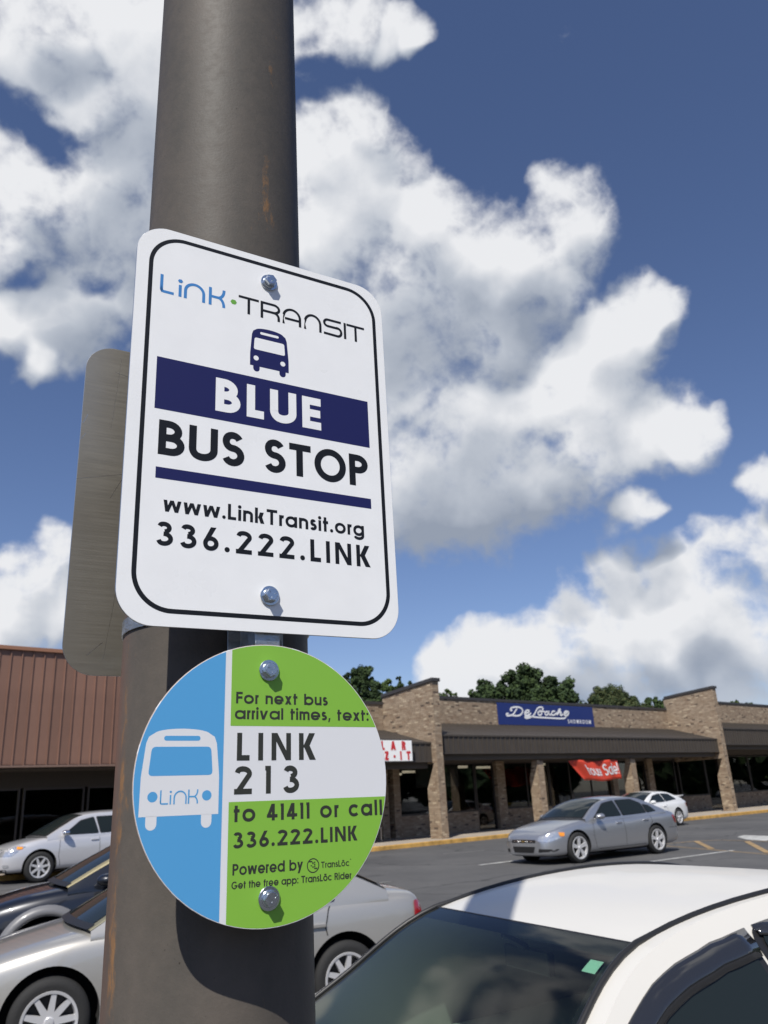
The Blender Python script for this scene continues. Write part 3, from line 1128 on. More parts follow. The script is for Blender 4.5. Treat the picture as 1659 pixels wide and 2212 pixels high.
# rounded display alphabet of the transit logo
def logo_glyph(ch, w):
    h = w / 2
    S, Pg = [], []
    if ch == 'L':
        S.append([(h, 1.0), (h, 0.17)] + arc(h + 0.12, 0.12 + h, 0.12, 0.12, 180, 270, 5) + [(0.66, h)]); a = 0.68
    elif ch == 'i':
        S.append([(h, 0), (h, 0.66)]); Pg.append(arc(h, 0.88, w * 0.85, w * 0.75, 0, 300, 5)); a = w
    elif ch == 'n':
        r = 0.52 - h
        S.append([(h, 0), (h, 0.44)] + arc(0.52, 0.44, r, 0.51 - h, 180, 0, 18) + [(1.04 - h, 0)]); a = 1.04
    elif ch == 'K':
        S.append([(h, 0), (h, 1)]); S.append([(w, 0.5)] + arc(0.46, 0.95, 0.30, 0.45, 270, 360, 10) + [(0.76, 1.0)])
        S.append([(w, 0.5)] + arc(0.46, 0.05, 0.30, 0.45, 90, 0, 10) + [(0.76, 0.0)]); a = 0.76 + h
    elif ch == 'T':
        S.append([(0, 1 - h), (1.08, 1 - h)]); S.append([(0.54, 0), (0.54, 1 - w)]); a = 1.08
    elif ch == 'R':
        S.append([(h, 0), (h, 1 - h), (0.72, 1 - h)] + arc(0.72, 0.73 - h / 2, 0.29, 0.27 - h / 2, 90, -90, 12) + [(w, 0.46)])
        S.append([(0.72, 0.46)] + arc(0.72, 0.18, 0.27, 0.28, 90, 0, 8) + [(0.99, 0)]); a = 1.0 + h
    elif ch == 'A':
        S.append([(h, 0), (h, 0.48)] + arc(0.53, 0.46, 0.53 - h, 0.54 - h, 178, 2, 18) + [(1.06 - h, 0.46), (1.06 - h, 0)]); S.append([(w, 0.34), (1.06 - w, 0.34)]); a = 1.06
    elif ch == 'N':
        S.append([(h, 0), (h, 0.48)] + arc(0.51, 0.46, 0.51 - h, 0.54 - h, 178, 2, 18) + [(1.02 - h, 0.46), (1.02 - h, 0)]); a = 1.02
    elif ch == 'S':
        S.append([(1.04, 1 - h), (0.26, 1 - h)] + arc(0.26, 0.765 - h / 2, 0.22, 0.235 - h / 2, 90, 270, 12) + [(0.82, 0.53)] + arc(0.82, 0.295, 0.22, 0.235 + h / 6, 90, -90, 12)[0:13] + [(0.0, h)]); a = 1.08
    elif ch == 'I':
        S.append([(h, 0), (h, 1)]); a = w
    else:
        a = 0.4
    return a, S, Pg


WF = dict(B=1.13, L=1.0, U=1.17, E=1.12, S=1.08, T=1.16, P=1.09, N=1.14, K=1.18, I=1, F=1.08, R=1.08, H=1.15, M=1.1, A=1.1,
          n=1.22, u=1.2, h=1.22, k=1.28, w=1.33, m=1.2, x=1.3, v=1.3, y=1.3, t=1.12, r=1.2, s=1.12, f=1.1, e=1.04, o=1.05, a=1.06, d=1.06, b=1.06, p=1.06, g=1.06, c=1.02)
WF.update({'2': 1.24, '3': 1.26, '6': 1.12, '4': 1.15, '1': 1.1})
LIFT = [0]


def write(mbx, s, x0, x1, yb, cap, w, to3, mi=0, z=0.0, shear=0.0, space=0.32, gf=glyph, ysc=None, step=2.2e-5, slope=0.0, trmin=0.075, trmax=9.0, parts=None):
    """lay a line of lettering between x0 and x1 on baseline yb; w = stroke / cap height"""
    raw = []
    for c in s:
        raw.append(None if c == ' ' else (c, gf(c, w)))
    wide = lambda c, a: WF.get(c, 1.0) if a > 0.3 else 1.0
    tot = sum(space if r is None else r[1][0] * wide(r[0], r[1][0]) for r in raw)
    n = len(s) - 1
    tr = ((x1 - x0) / cap - tot) / max(n, 1)
    fixed = sum(r[1][0] for r in raw if r is not None and r[1][0] <= 0.3)
    fx = 1.0
    for lim, hit in ((trmin, tr < trmin), (trmax, tr > trmax)):
        if hit:               # keep the gaps in bounds by widening or squeezing the letters
            fx = ((x1 - x0) / cap - lim * n - fixed) / (tot - fixed)
            tr = lim
            break
    x = 0.0
    k = 0
    for r in raw:
        if r is None:
            x += space * fx + tr
            continue
        c, (a, S, Pg) = r
        f = wide(c, a) * fx
        h_ = w / 2
        if a > 0.3:
            # widen between the stems, keep the strokes
            def wx(u, a=a, f=f):
                if u <= w:
                    return u
                if u >= a - h_:
                    return u + a * f - a
                return w + (u - w) * ((a * f - h_) - w) / ((a - h_) - w)
        else:
            def wx(u):
                return u
            f = 1.0

        def t3(u, v, zz, x=x):
            Y = v * cap
            return to3(x0 + (x + u) * cap + shear * Y, yb + Y + slope * (x + u) * cap, zz)
        tgt = mbx
        if parts is not None:
            tgt = MB()
            parts.append(tgt)
        for p in S:
            ribbon(tgt, [(wx(u), v) for u, v in p], w, t3, mi, z + step * (k % 5))
            k += 1
        for p in Pg:
            if len(p) == 4:
                sh = {}
                for yy in set(round(v, 5) for u, v in p):
                    us = [u for u, v in p if round(v, 5) == yy]
                    m_ = sum(us) / len(us)
                    sh[yy] = wx(m_) - m_
                pts = [(u + sh[round(v, 5)], v) for u, v in p]
            else:
                cu = sum(u for u, v in p) / len(p)
                pts = [(u + wx(cu) - cu, v) for u, v in p]
            tgt.poly([t3(u, v, z + step * (k % 5)) for u, v in pts], mi)
            k += 1
        x += a * f + tr


# blue fabric banner on the parapet
shop = empty('shop_banner', (0, 0, BZ), YAW, 'dark blue banner with white script lettering high on the tan brick parapet', 'banner')
a0, a1, z0, z1 = 28.7, 36.0, 4.56, 5.56
q = MB()
q.box((a0, MW - 0.075, z0), (a1, MW - 0.045, z1))
q.build('panel', M_BLUE, shop)


def bn(px, py):
    """banner units from a 1380 x 310 layout"""
    return (px - 10) / 1380 * (a1 - a0), (1 - (py - 75 - 55 * (px - 10) / 1380) / 310) * (z1 - z0)


tb = lambda u, v, zz: Vector((a0 + u, MW - 0.080 - zz, z0 + v))
SCR = [
    [(150, 232), (125, 235), (118, 250), (140, 265), (180, 255), (225, 262), (280, 262), (320, 238), (343, 200), (335, 165), (300, 142), (250, 138), (200, 150), (178, 172), (188, 190), (205, 180)],
    [(268, 160), (240, 200), (205, 245), (165, 260)],
    [(375, 225), (415, 215), (432, 195), (420, 182), (395, 188), (370, 218), (368, 245), (395, 258), (430, 245), (455, 222)],
    [(615, 178), (632, 160), (615, 138), (578, 140), (545, 165), (515, 215), (480, 262), (430, 290), (380, 297), (362, 285), (375, 273), (430, 272), (520, 285), (700, 296), (915, 305), (960, 272)],
    [(598, 205), (575, 200), (552, 218), (555, 245), (580, 255), (603, 238), (605, 212), (590, 190), (620, 200), (650, 200)],
    [(700, 205), (672, 203), (650, 228), (655, 250), (680, 250), (705, 215), (712, 203), (705, 235), (722, 252), (745, 235)],
    [(800, 205), (785, 195), (760, 205), (745, 235), (760, 255), (795, 245), (825, 215)],
    [(845, 215), (880, 180), (878, 165), (860, 175), (835, 225), (822, 258)], [(828, 245), (858, 215), (885, 208), (890, 222), (872, 250), (885, 260), (915, 240)],
    [(925, 238), (970, 222), (985, 203), (970, 195), (945, 205), (928, 235), (940, 260), (975, 258), (1002, 228), (1000, 205), (985, 198)],
]
words = [MB(), MB()]
for k, p in enumerate(SCR):
    q = words[0 if k < 3 else 1]
    # smooth the traced stroke
    pts = []
    for i in range(len(p) - 1):
        p0, p1, p2, p3 = p[max(i - 1, 0)], p[i], p[i + 1], p[min(i + 2, len(p) - 1)]
        for t in (0, .33, .66):
            pts.append(tuple(0.5 * (2 * p1[j] + (p2[j] - p0[j]) * t + (2 * p0[j] - 5 * p1[j] + 4 * p2[j] - p3[j]) * t * t + (3 * p1[j] - p0[j] - 3 * p2[j] + p3[j]) * t**3) for j in (0, 1)))
    pts.append(p[-1])
    ribbon(q, [bn(*t) for t in pts], 0.078, tb, 0, 0.002 * k)
for q in words:
    q.build('word', M_LETW, shop)['kind'] = 'stuff'
q = MB()
(xs, ys_), (xe, ye_) = bn(978, 378), bn(1338, 384)
write(q, 'SHOWROOM', xs, xe, ys_, 0.19, 0.20, tb)
q.build('lettering', M_LETW, shop)

# light box on the left canopy, only its right end shows beside the round sign
lb = empty('shop_light_box', (0, 0, BZ), YAW, 'white light box with red letters on the left brown canopy', 'shop sign')
q = MB()
q.box((17.3, 22.86, 2.80), (20.62, 23.075, 3.60), 0)
q.build('case', M_FRAME, lb)
q = MB()
q.box((17.34, 22.845, 2.84), (20.58, 22.862, 3.56), 0)
q.build('face', M_SIGNW, lb)
tl = lambda u, v, zz: Vector((u, 22.840 - zz, v))
q = MB()
LP_ = []
write(q, 'LAR', 19.12, 20.28, 3.22, 0.31, 0.26, tl, step=0.002, parts=LP_)
write(q, 'OZ-IT', 18.72, 20.50, 2.87, 0.31, 0.26, tl, step=0.002, parts=LP_)
for k_ in LP_:
    k_.build('letter', M_LETR, lb)

# red sale banner sagging under the canopy, its left end folded over
rb = empty('sale_banner', (0, 0, BZ), YAW, 'red cloth sale banner with white letters, folded at its left end under the canopy', 'banner')


def cloth(u, v):
    """u 0..1 left to right, v 0..1 bottom to top"""
    xl = 30.25 + 0.98 * (1 - v)
    x = xl + (33.85 + 0.10 * (1 - v) - xl) * u
    z = 1.93 + 0.84 * v - 0.045 * math.sin(math.pi * u) * (1 - v) + 0.03 * math.sin(u * 9)
    y = FR - 0.02 + 0.05 * math.sin(u * 11 + v * 2) + 0.04 * math.sin(u * 23)
    return Vector((x, y + 0.45, z))


q = MB()
q.grid([[cloth(u / 40, v / 8) for u in range(41)] for v in range(9)])
o = q.build('cloth', M_BANR, rb, smooth=True)
sd = o.modifiers.new('solid', 'SOLIDIFY')
sd.thickness = 0.004
q = MB()


def tcl(u, v, zz):
    c = cloth(u, v)
    return c + Vector((0, -0.012 - zz, 0))


def narrow(c, w_):
    a, S, Pg = glyph(c, w_)
    return a * 0.75, [[(u * 0.75, v) for u, v in p] for p in S], [[(u * 0.75, v) for u, v in p] for p in Pg]


LP_ = []
tcn = lambda u, v, zz: tcl(u / 3.5, v / 0.9, zz)
write(q, 'house', 0.78, 2.08, 0.24, 0.44, 0.14, tcn, step=0.001, parts=LP_, trmin=0.05)
write(q, 'Sale', 2.28, 3.30, 0.22, 0.52, 0.14, tcn, step=0.001, parts=LP_, trmin=0.05)
for k_ in LP_:
    k_.build('letter', M_LETW, rb)
q.poly([tcl(0.955, 0.42, 0), tcl(0.968, 0.42, 0), tcl(0.975, 0.86, 0), tcl(0.955, 0.86, 0)])
q.poly([tcl(0.955, 0.26, 0), tcl(0.968, 0.26, 0), tcl(0.968, 0.34, 0), tcl(0.955, 0.34, 0)])
q.build('exclamation_mark', M_LETW, rb)
q = MB()
for u in (0.0, 0.98):
    c = cloth(u, 0.98)
    q.tube([c, c + Vector((0, 0.02, 0.35))], 0.006, 5)
q.build('cord', M_FRAME, rb)

# garments on a rail inside the centre shop
rk = empty('clothes_rack', (0, 0, BZ), YAW, 'rail of coloured garments behind the glass under the red banner', 'clothes rack')
q = MB()
q.tube([(32.5, MW + 1.0, 0.02), (32.5, MW + 1.0, 1.55), (34.9, MW + 1.0, 1.55), (34.9, MW + 1.0, 0.02)], 0.02)
q.build('rail', M_ALU, rk)
gc = [(0.10, 0.30, 0.26), (0.35, 0.37, 0.36), (0.06, 0.20, 0.12), (0.30, 0.30, 0.32), (0.05, 0.05, 0.07), (0.40, 0.40, 0.38), (0.12, 0.16, 0.25), (0.25, 0.24, 0.2), (0.03, 0.03, 0.03), (0.30, 0.12, 0.10)]
for k in range(10):
    q = MB()
    x = 32.62 + 0.23 * k
    q.prism([(x, MW + 0.80, 0.55), (x, MW + 1.2, 0.55), (x, MW + 1.22, 1.35), (x, MW + 1.0, 1.5), (x, MW + 0.78, 1.35)], (0.07, 0, 0))
    q.build('garment', mat('garment_%d' % k, gc[k], 0.9), rk, fix=True)
# yellow bin inside the centre shop window
yb = empty('display_bin', (0, 0, BZ), YAW, 'yellow display bin behind the window left of the first brick column', 'bin')
q = MB()
q.prism([(29.5, MW + 0.5, 0.55), (31.0, MW + 0.5, 0.55), (31.2, MW + 0.4, 1.15), (29.3, MW + 0.4, 1.15)], (0, 0.9, 0))
q.build('tub', mat('bin_yellow', (0.55, 0.36, 0.03), 0.6), yb, fix=True)
q = MB()
for x in (29.6, 30.9):
    for y in (0.6, 1.25):
        q.box((x - 0.03, MW + y - 0.03, 0.02), (x + 0.03, MW + y + 0.03, 0.55))
q.build('legs', M_FRAME, yb)
# metal bench at the foot of the left bay
bn_ = empty('bench', (0, 0, zg(24) + 0.13), YAW, 'small grey metal bench on the pavement beneath the light box', 'bench')
q = MB()
for k in range(4):
    q.box((19.25, 24.6 + k * 0.1, 0.43), (20.45, 24.67 + k * 0.1, 0.46))
q.build('seat', M_ALU, bn_)
q = MB()
for k in range(3):
    q.box((19.25, 25.03, 0.56 + k * 0.12), (20.45, 25.06, 0.64 + k * 0.12))
q.build('backrest', M_ALU, bn_)
for x in (19.3, 20.36):
    q = MB()
    q.box((x, 24.6, 0.0), (x + 0.05, 24.65, 0.43))
    q.box((x, 25.06, 0.0), (x + 0.05, 25.1, 0.93))
    q.box((x, 24.65, 0.38), (x + 0.05, 25.06, 0.425))
    q.build('leg', M_ALU, bn_)

# ------------------------------------------------------------ shop with the metal front, left
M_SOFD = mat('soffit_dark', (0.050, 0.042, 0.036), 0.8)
M_RUST = mat('fascia_brown', (0.220, 0.120, 0.084), 0.55, noise=0.10, nscale=1.2)
_nt = M_RUST.node_tree
_b = _nt.nodes['Principled BSDF']
_oi = _nt.nodes.new('ShaderNodeObjectInfo')
_src = _b.inputs['Base Color'].links[0].from_socket
_mm = _nt.nodes.new('ShaderNodeMix')
_mm.data_type = 'RGBA'
_mm.blend_type = 'MULTIPLY'
_mm.inputs['Factor'].default_value = 1.0
_nt.links.new(_src, _mm.inputs[6])
_cb = _nt.nodes.new('ShaderNodeCombineXYZ')
_v = maprange(_nt, _oi.outputs['Random'], 0, 1, 0.86, 1.08, 'LINEAR')
for _k in range(3):
    _nt.links.new(_v, _cb.inputs[_k])
_nt.links.new(_cb.outputs[0], _mm.inputs[7])
_nt.links.new(_mm.outputs[2], _b.inputs['Base Color'])
M_RUSTC = mat('fascia_cap', (0.30, 0.145, 0.085), 0.6)
met = empty('metal_front_building', (0, 0, 0.26), YAW, 'shop building with tall brown ribbed metal fascia over dark glass, at the left', 'building')
FP = 25.6
zt, zbm = 6.33, 3.0
q = MB()
q.box((-14, FP + 0.02, zbm), (13.0, FP + 0.25, zt))
fas = q.build('fascia', M_RUST, met)
pw = 0.325
pm = MB()
pm.box((0.022, FP - 0.004, zbm + 0.02), (pw - 0.022, FP + 0.018, zt))
pme = pm.mesh('panel', M_RUST)
rm = MB()
rm.prism([(-0.022, FP + 0.018, zbm), (0.022, FP + 0.018, zbm), (0.014, FP - 0.038, zbm), (-0.014, FP - 0.038, zbm)], (0, 0, zt - zbm - 0.01))
rme = rm.mesh('rib', M_RUST)
fixnormals(rme)
for k in range(int(27 / pw)):
    x = -14 + k * pw
    if x > 12.6:
        break
    o = link('panel', pme, fas)
    o.location = (x, 0, 0)
    o = link('rib', rme, fas)
    o.location = (x, 0, 0)
q = MB()
q.box((-14.05, FP - 0.09, zt), (13.02, FP + 0.35, zt + 0.11))
q.build('coping', M_RUSTC, met)
q = MB()
q.box((-14, FP - 0.045, zbm - 0.06), (13.0, FP + 0.2, zbm - 0.002))
q.build('bottom_trim', mat('trim_light', (0.20, 0.13, 0.10), 0.5), met)
q = MB()
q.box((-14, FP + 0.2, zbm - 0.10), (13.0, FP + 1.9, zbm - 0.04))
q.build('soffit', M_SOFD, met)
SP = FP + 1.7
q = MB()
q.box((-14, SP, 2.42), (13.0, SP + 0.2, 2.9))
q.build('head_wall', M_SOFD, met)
MWs = MW
MW = SP


def shopwin(a0_, a1_, z0_, z1_, nm, mull=()):
    return window(met, a0_, a1_, z0_, z1_, nm, mull)


shopwin(-14, -1.0, 0.3, 2.42, 'window', (-10, -6, -3.5))
shopwin(-0.9, 3.6, 0.3, 2.42, 'window', (1.4,))
shopwin(3.7, 8.3, 0.3, 2.42, 'window', (6.1,))
shopwin(8.4, 10.3, 0.3, 2.42, 'window')
shopwin(10.4, 11.5, 0.05, 2.42, 'door')
MW = MWs
q = MB()
q.box((-14, SP, -0.05), (10.35, SP + 0.22, 0.3))
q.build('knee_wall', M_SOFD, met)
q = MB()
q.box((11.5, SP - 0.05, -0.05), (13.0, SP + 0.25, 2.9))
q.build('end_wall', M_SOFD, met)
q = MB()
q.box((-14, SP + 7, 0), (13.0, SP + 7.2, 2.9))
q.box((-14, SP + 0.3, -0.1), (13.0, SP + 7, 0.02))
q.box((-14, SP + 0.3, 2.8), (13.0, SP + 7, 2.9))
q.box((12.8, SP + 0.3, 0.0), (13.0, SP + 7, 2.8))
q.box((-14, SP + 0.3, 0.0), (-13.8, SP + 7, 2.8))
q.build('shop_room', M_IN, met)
for (a, d) in ((6.0, 0.8), (6.2, 1.5), (6.4, 2.3), (6.5, 3.2)):
    q = MB()
    q.box((a, SP + d, 2.3), (a + 1.3, SP + d + 0.10, 2.35))
    q.build('ceiling_lamp', M_TUBE, met)
q = MB()
q.box((-14, FP + 0.26, zt - 0.6), (12.99, FP + 14, zt - 0.4))
q.build('flat_roof', M_CAP, met)
q = MB()
q.box((12.88, FP + 0.26, 2.9), (12.98, FP + 14, zt - 0.02))
q.build('side_wall', M_RUST, met)

# ------------------------------------------------------------ trees behind the shops
LEAF = [mat('leaf_dark', (0.0353, 0.0568, 0.0255), 0.85, spec=0.15, noise=0.35, nscale=0.8), mat('leaf_mid', (0.049, 0.0764, 0.0265), 0.85, spec=0.15, noise=0.35, nscale=0.8),
        mat('leaf_light', (0.0833, 0.1225, 0.0372), 0.85, spec=0.15, noise=0.3, nscale=0.8), mat('leaf_olive', (0.0686, 0.0813, 0.0343), 0.85, spec=0.15, noise=0.3, nscale=0.8)]
M_BARK = mat('bark', (0.10, 0.075, 0.055), 0.9, noise=0.3, nscale=4, bump=0.5, bscale=12)


def tree(az, dist, top, blobs, label, mi=(0, 1), nleaf=5200, leaf=0.26, trunk=0.28, group=None, dens=None, sc=1.0):
    """crown from leaf tufts on the skins of several blobs (x across, y deep, z, radius, flat)"""
    x0, y0 = math.sin(R(az)) * dist, math.cos(R(az)) * dist
    gz = 0.26
    blobs = [(bx * sc, by * sc, top - (top - bz) * sc, br * sc * (0.95 if sc < 1 else 1), fl) for (bx, by, bz, br, fl) in blobs]
    leaf *= 0.5 + 0.5 * sc
    rt = empty('tree', (x0, y0, gz), -R(az), label, 'tree', group)
    mb_ = MB()
    rng = random.Random(int(az * 100) + 7)
    tot = sum(b[3] ** 2 for b in blobs)
    for (bx, by, bz, br, fl) in blobs:
        # secondary clumps
        n2 = max(6, int(26 * br * br / tot * len(blobs)))
        clumps = []
        for _ in range(n2):
            v = Vector((rng.gauss(0, 1), rng.gauss(0, 1), rng.gauss(0, 1))).normalized()
            rr = br * rng.uniform(0.6, 1.12)
            clumps.append((Vector((bx + v.x * rr, by + v.y * rr, bz + v.z * rr * fl)), br * rng.uniform(0.22, 0.42)))
        nl = int(2.6 * nleaf * br * br / tot)
        for _ in range(nl):
            c, cr_ = rng.choice(clumps)
            v = Vector((rng.gauss(0, 1), rng.gauss(0, 1), rng.gauss(0, 1))).normalized()
            p = c + v * cr_ * rng.uniform(0.5, 1.08)
            nrm = (v + Vector((rng.uniform(-.7, .7), rng.uniform(-.7, .7), rng.uniform(-.3, .9)))).normalized()
            t1 = nrm.cross(Vector((rng.uniform(-1, 1), rng.uniform(-1, 1), rng.uniform(-1, 1)))).normalized()
            t2 = nrm.cross(t1)
            s = leaf * rng.uniform(0.6, 1.3)
            m_ = mi[0] if rng.random() < 0.6 else mi[1]
            mb_.poly([p - t1 * s * 0.5, p + t2 * s * 0.32, p + t1 * s * 0.5, p - t2 * s * 0.32], m_)
    o = mb_.build('crown', LEAF, rt)
    tk = MB()
    zc = min(b[2] for b in blobs)
    tk.tube([(0, 0, -0.3), (0.05, 0, zc * 0.4), (-0.05, 0.05, zc * 0.8), (0, 0, zc)], [trunk, trunk * 0.8, trunk * 0.65, trunk * 0.5], 9)
    for (bx, by, bz, br, fl) in blobs:
        tk.tube([(0, 0, zc * 0.75), (bx * 0.5, by * 0.5, (zc * 0.8 + bz) / 2), (bx, by, bz)], [trunk * 0.45, trunk * 0.3, trunk * 0.12], 6)
    tk.build('trunk', M_BARK, rt, smooth=True)
    rt['group'] = 'trees behind the shops'
    return rt


def zt_(tan, d):
    return 1.75 + tan * d - 0.26


G_TR = None
# tall dark tree just right of the round sign
D = 62
t = zt_(0.158, D)
tree(-2.1, D, t, [(0.0, 0, t - 1.3, 1.3, 1.0), (-1.3, 0.5, t - 1.7, 1.2, .9), (1.0, 0.3, t - 2.6, 1.1, .9), (-0.3, 0, t - 3.2, 1.6, 1.0), (0.9, 0, t - 4.4, 1.3, 1.), (-1.8, 0, t - 4, 1.6, 1.0), (0, 0, t - 5.6, 1.9, .9), (1.9, 0, t - 5.6, 1.4, .9)],
     'tall dark green tree rising just right of the round sign', (0, 1), 7000, 0.30, sc=0.62)
D = 66
t = zt_(0.140, D)
tree(-0.35, D, t, [(0, 0, t - .6, 0.6, 1.3), (0, 0, t - 1.6, 1.0, 1.1), (0, 0, t - 2.9, 1.1, 1.0), (-.6, 0, t - 4, 1.3, 1.0), (.5, 0, t - 4.5, 1.4, 1.0)],
     'light green conical tree between the dark tree and the first wing wall', (2, 1), 4200, 0.26, sc=0.72)
D = 70
t = zt_(0.143, D)
tree(0.42, D, t, [(0, 0, t - .45, 0.35, 1.6), (0, 0, t - 1.5, 0.65, 1.1), (0, 0, t - 2.8, 0.95, 1.0), (0, 0, t - 4.2, 1.3, 1.0)],
     'narrow dark pointed tree left of the first wing wall', (0, 1), 3000, 0.26, sc=0.68)
D = 72
t = zt_(0.137, D)
tree(1.25, D, t, [(0, 0, t - .4, 0.35, 1.4), (0, 0, t - 1.2, 0.6, 1.1), (0, 0, t - 2.6, 1.0, 1.0), (0, 0, t - 4.2, 1.3, 1.0)],
     'small pointed tree top showing over the first wing wall slope', (1, 0), 2600, 0.26, sc=0.70)
D = 80
t = zt_(0.124, D)
tree(3.75, D, t, [(0, 0, t - .7, .7, .9), (-1.0, 0, t - 1.2, .7, .8), (1.0, 0, t - 1.1, .6, .8), (0, 0, t - 2.6, 1.6, .8)],
     'thin pale tree top just right of the first wing wall', (1, 2), 1100, 0.24, sc=0.60)
D = 64
t = zt_(0.1465, D)
tree(9.0, D, t, [(0.2, 0, t - 1.3, 1.5, .9), (-1.2, .5, t - 1.7, 1.3, .9), (1.5, 0.3, t - 1.8, 1.3, .9), (-2.9, 0, t - 2.7, 1.5, .9), (3.1, 0, t - 2.5, 1.5, .9), (0.2, 0, t - 3.1, 2.2, .9),
                 (-3.0, 0, t - 4.4, 1.9, .9), (3.3, 0, t - 4.3, 2.0, .9), (0, 0, t - 5.2, 2.6, .9), (-1.5, -1, t - 3.6, 1.6, .9), (1.6, -1, t - 3.6, 1.6, .9)],
     'large broad oak rising above the blue shop banner', (0, 1), 15000, 0.30, 0.45, sc=0.80)
D = 66
t = zt_(0.136, D)
tree(6.15, D, t, [(0.2, 0, t - .8, .85, 1.0), (-.8, 0, t - 2.2, 1.0, 1.0), (.6, 0, t - 2.2, 1.0, 1.0), (-1.0, 0, t - 3.6, 1.3, 1.0), (.6, 0, t - 3.8, 1.4, 1.0), (0, 0, t - 5, 1.6, 1.0)],
     'slim dark tree standing against the left side of the large oak', (0, 1), 4600, 0.28, sc=0.80)
D = 62
t = zt_(0.1155, D)
tree(14.8, D, t, [(0, 0, t - 2.4, 2.4, 1.0), (-1.5, 0, t - 2.7, 1.8, .9), (1.6, 0, t - 2.8, 1.8, .9), (-2.5, 0, t - 3.9, 1.7, .9), (2.6, 0, t - 3.9, 1.7, .9), (0, -1, t - 3.6, 2.4, .9)],
     'rounded dome-shaped dense tree right of the blue banner', (3, 0), 20000, 0.20, 0.3, sc=0.56)
D = 64
t = zt_(0.0985, D)
tree(17.3, D, t, [(0, 0, t - 1.0, 1.0, .9), (.9, 0, t - 1.5, .9, .9), (-.9, 0, t - 1.9, 1.0, .9), (0, 0, t - 3, 1.6, .9)],
     'small bushy tree beside the second wing wall', (1, 0), 3600, 0.24, sc=0.55)
D = 90
t = zt_(0.0855, D)
tree(22.4, D, t, [(0, 0, t - .8, 1.0, .7), (-1.7, 0, t - 1.1, 1.0, .7), (1.8, 0, t - 1.2, 1.0, .7), (0, 0, t - 2.5, 2.4, .7)],
     'low distant tree top over the far right parapet', (1, 2), 2600, 0.28, sc=0.60)

# woods on the other side of the lot, seen only mirrored in glass and paint
wd = MB()
rng = random.Random(3)
for k in range(210):
    a_ = R(36 + 250 * rng.random())
    dd_ = rng.uniform(75, 100) + (30 if a_ < R(60) else 0)
    cx_, cy_ = math.sin(a_) * dd_, math.cos(a_) * dd_
    hh_ = rng.uniform(8, 15)
    for _ in range(130):
        v = Vector((rng.gauss(0, 1), rng.gauss(0, 1), rng.gauss(0, 1))).normalized() * rng.uniform(0.6, 1.0)
        p = Vector((cx_ + v.x * 4.5, cy_ + v.y * 4.5, hh_ * 0.55 + v.z * hh_ * 0.5))
        t1 = Vector((rng.uniform(-1, 1), rng.uniform(-1, 1), rng.uniform(-1, 1))).normalized()
        t2 = v.cross(t1).normalized()
        s = rng.uniform(0.8, 1.8)
        wd.poly([p - t1 * s, p + t2 * s, p + t1 * s, p - t2 * s], rng.choice((0, 0, 1)))
o = wd.build('far_woods', LEAF)
tag(o, 'far belt of dark woods across the road behind the viewer', 'woods', kind='stuff')

# ------------------------------------------------------------ cars
def paint(name, col, metal=0.0, rough=0.35):
    m = mat(name, col, rough, metal=metal, coat=1.0)
    m.node_tree.nodes['Principled BSDF'].inputs['Coat Roughness'].default_value = 0.03
    return m


M_TYRE = mat('tyre_rubber', (0.018, 0.018, 0.018), 0.8, bump=0.2, bscale=40)
M_DARKG = mat('car_glass_dark', (0.014, 0.019, 0.019), 0.02, spec=0.35)
M_TRIM = mat('black_trim', (0.015, 0.015, 0.016), 0.45)
M_SEAM = mat('seam_dark', (0.012, 0.012, 0.012), 0.9)
M_WELL = mat('wheel_well', (0.010, 0.010, 0.010), 0.95)
M_CHROME = mat('chrome', (0.80, 0.80, 0.80), 0.12, metal=1.0)
M_RIM = mat('alloy_rim', (0.72, 0.72, 0.73), 0.32, metal=0.45)
M_RIMD = mat('rim_back_dark', (0.02, 0.02, 0.022), 0.7)  # plain near-black disc behind the wheel spokes
M_LENS = mat('lamp_lens', (0.55, 0.57, 0.60), 0.08, metal=0.6, coat=1.0)
M_AMBER = mat('lamp_amber', (0.85, 0.30, 0.02), 0.15, coat=1.0)
M_REDL = mat('lamp_red', (0.33, 0.008, 0.014), 0.12, coat=1.0)


def catmull(P, t):
    n = len(P)
    i = min(int(t), n - 2)
    f = t - i
    p0, p1, p2, p3 = P[max(i - 1, 0)], P[i], P[i + 1], P[min(i + 2, n - 1)]
    if i == 0:
        p0 = tuple(2 * a - b for a, b in zip(p1, p2))
    if i == n - 2:
        p3 = tuple(2 * a - b for a, b in zip(p2, p1))
    return tuple(0.5 * (2 * b + (c - a) * f + (2 * a - 5 * b + 4 * c - d) * f * f + (3 * b - a - 3 * c + d) * f**3) for a, b, c, d in zip(p0, p1, p2, p3))


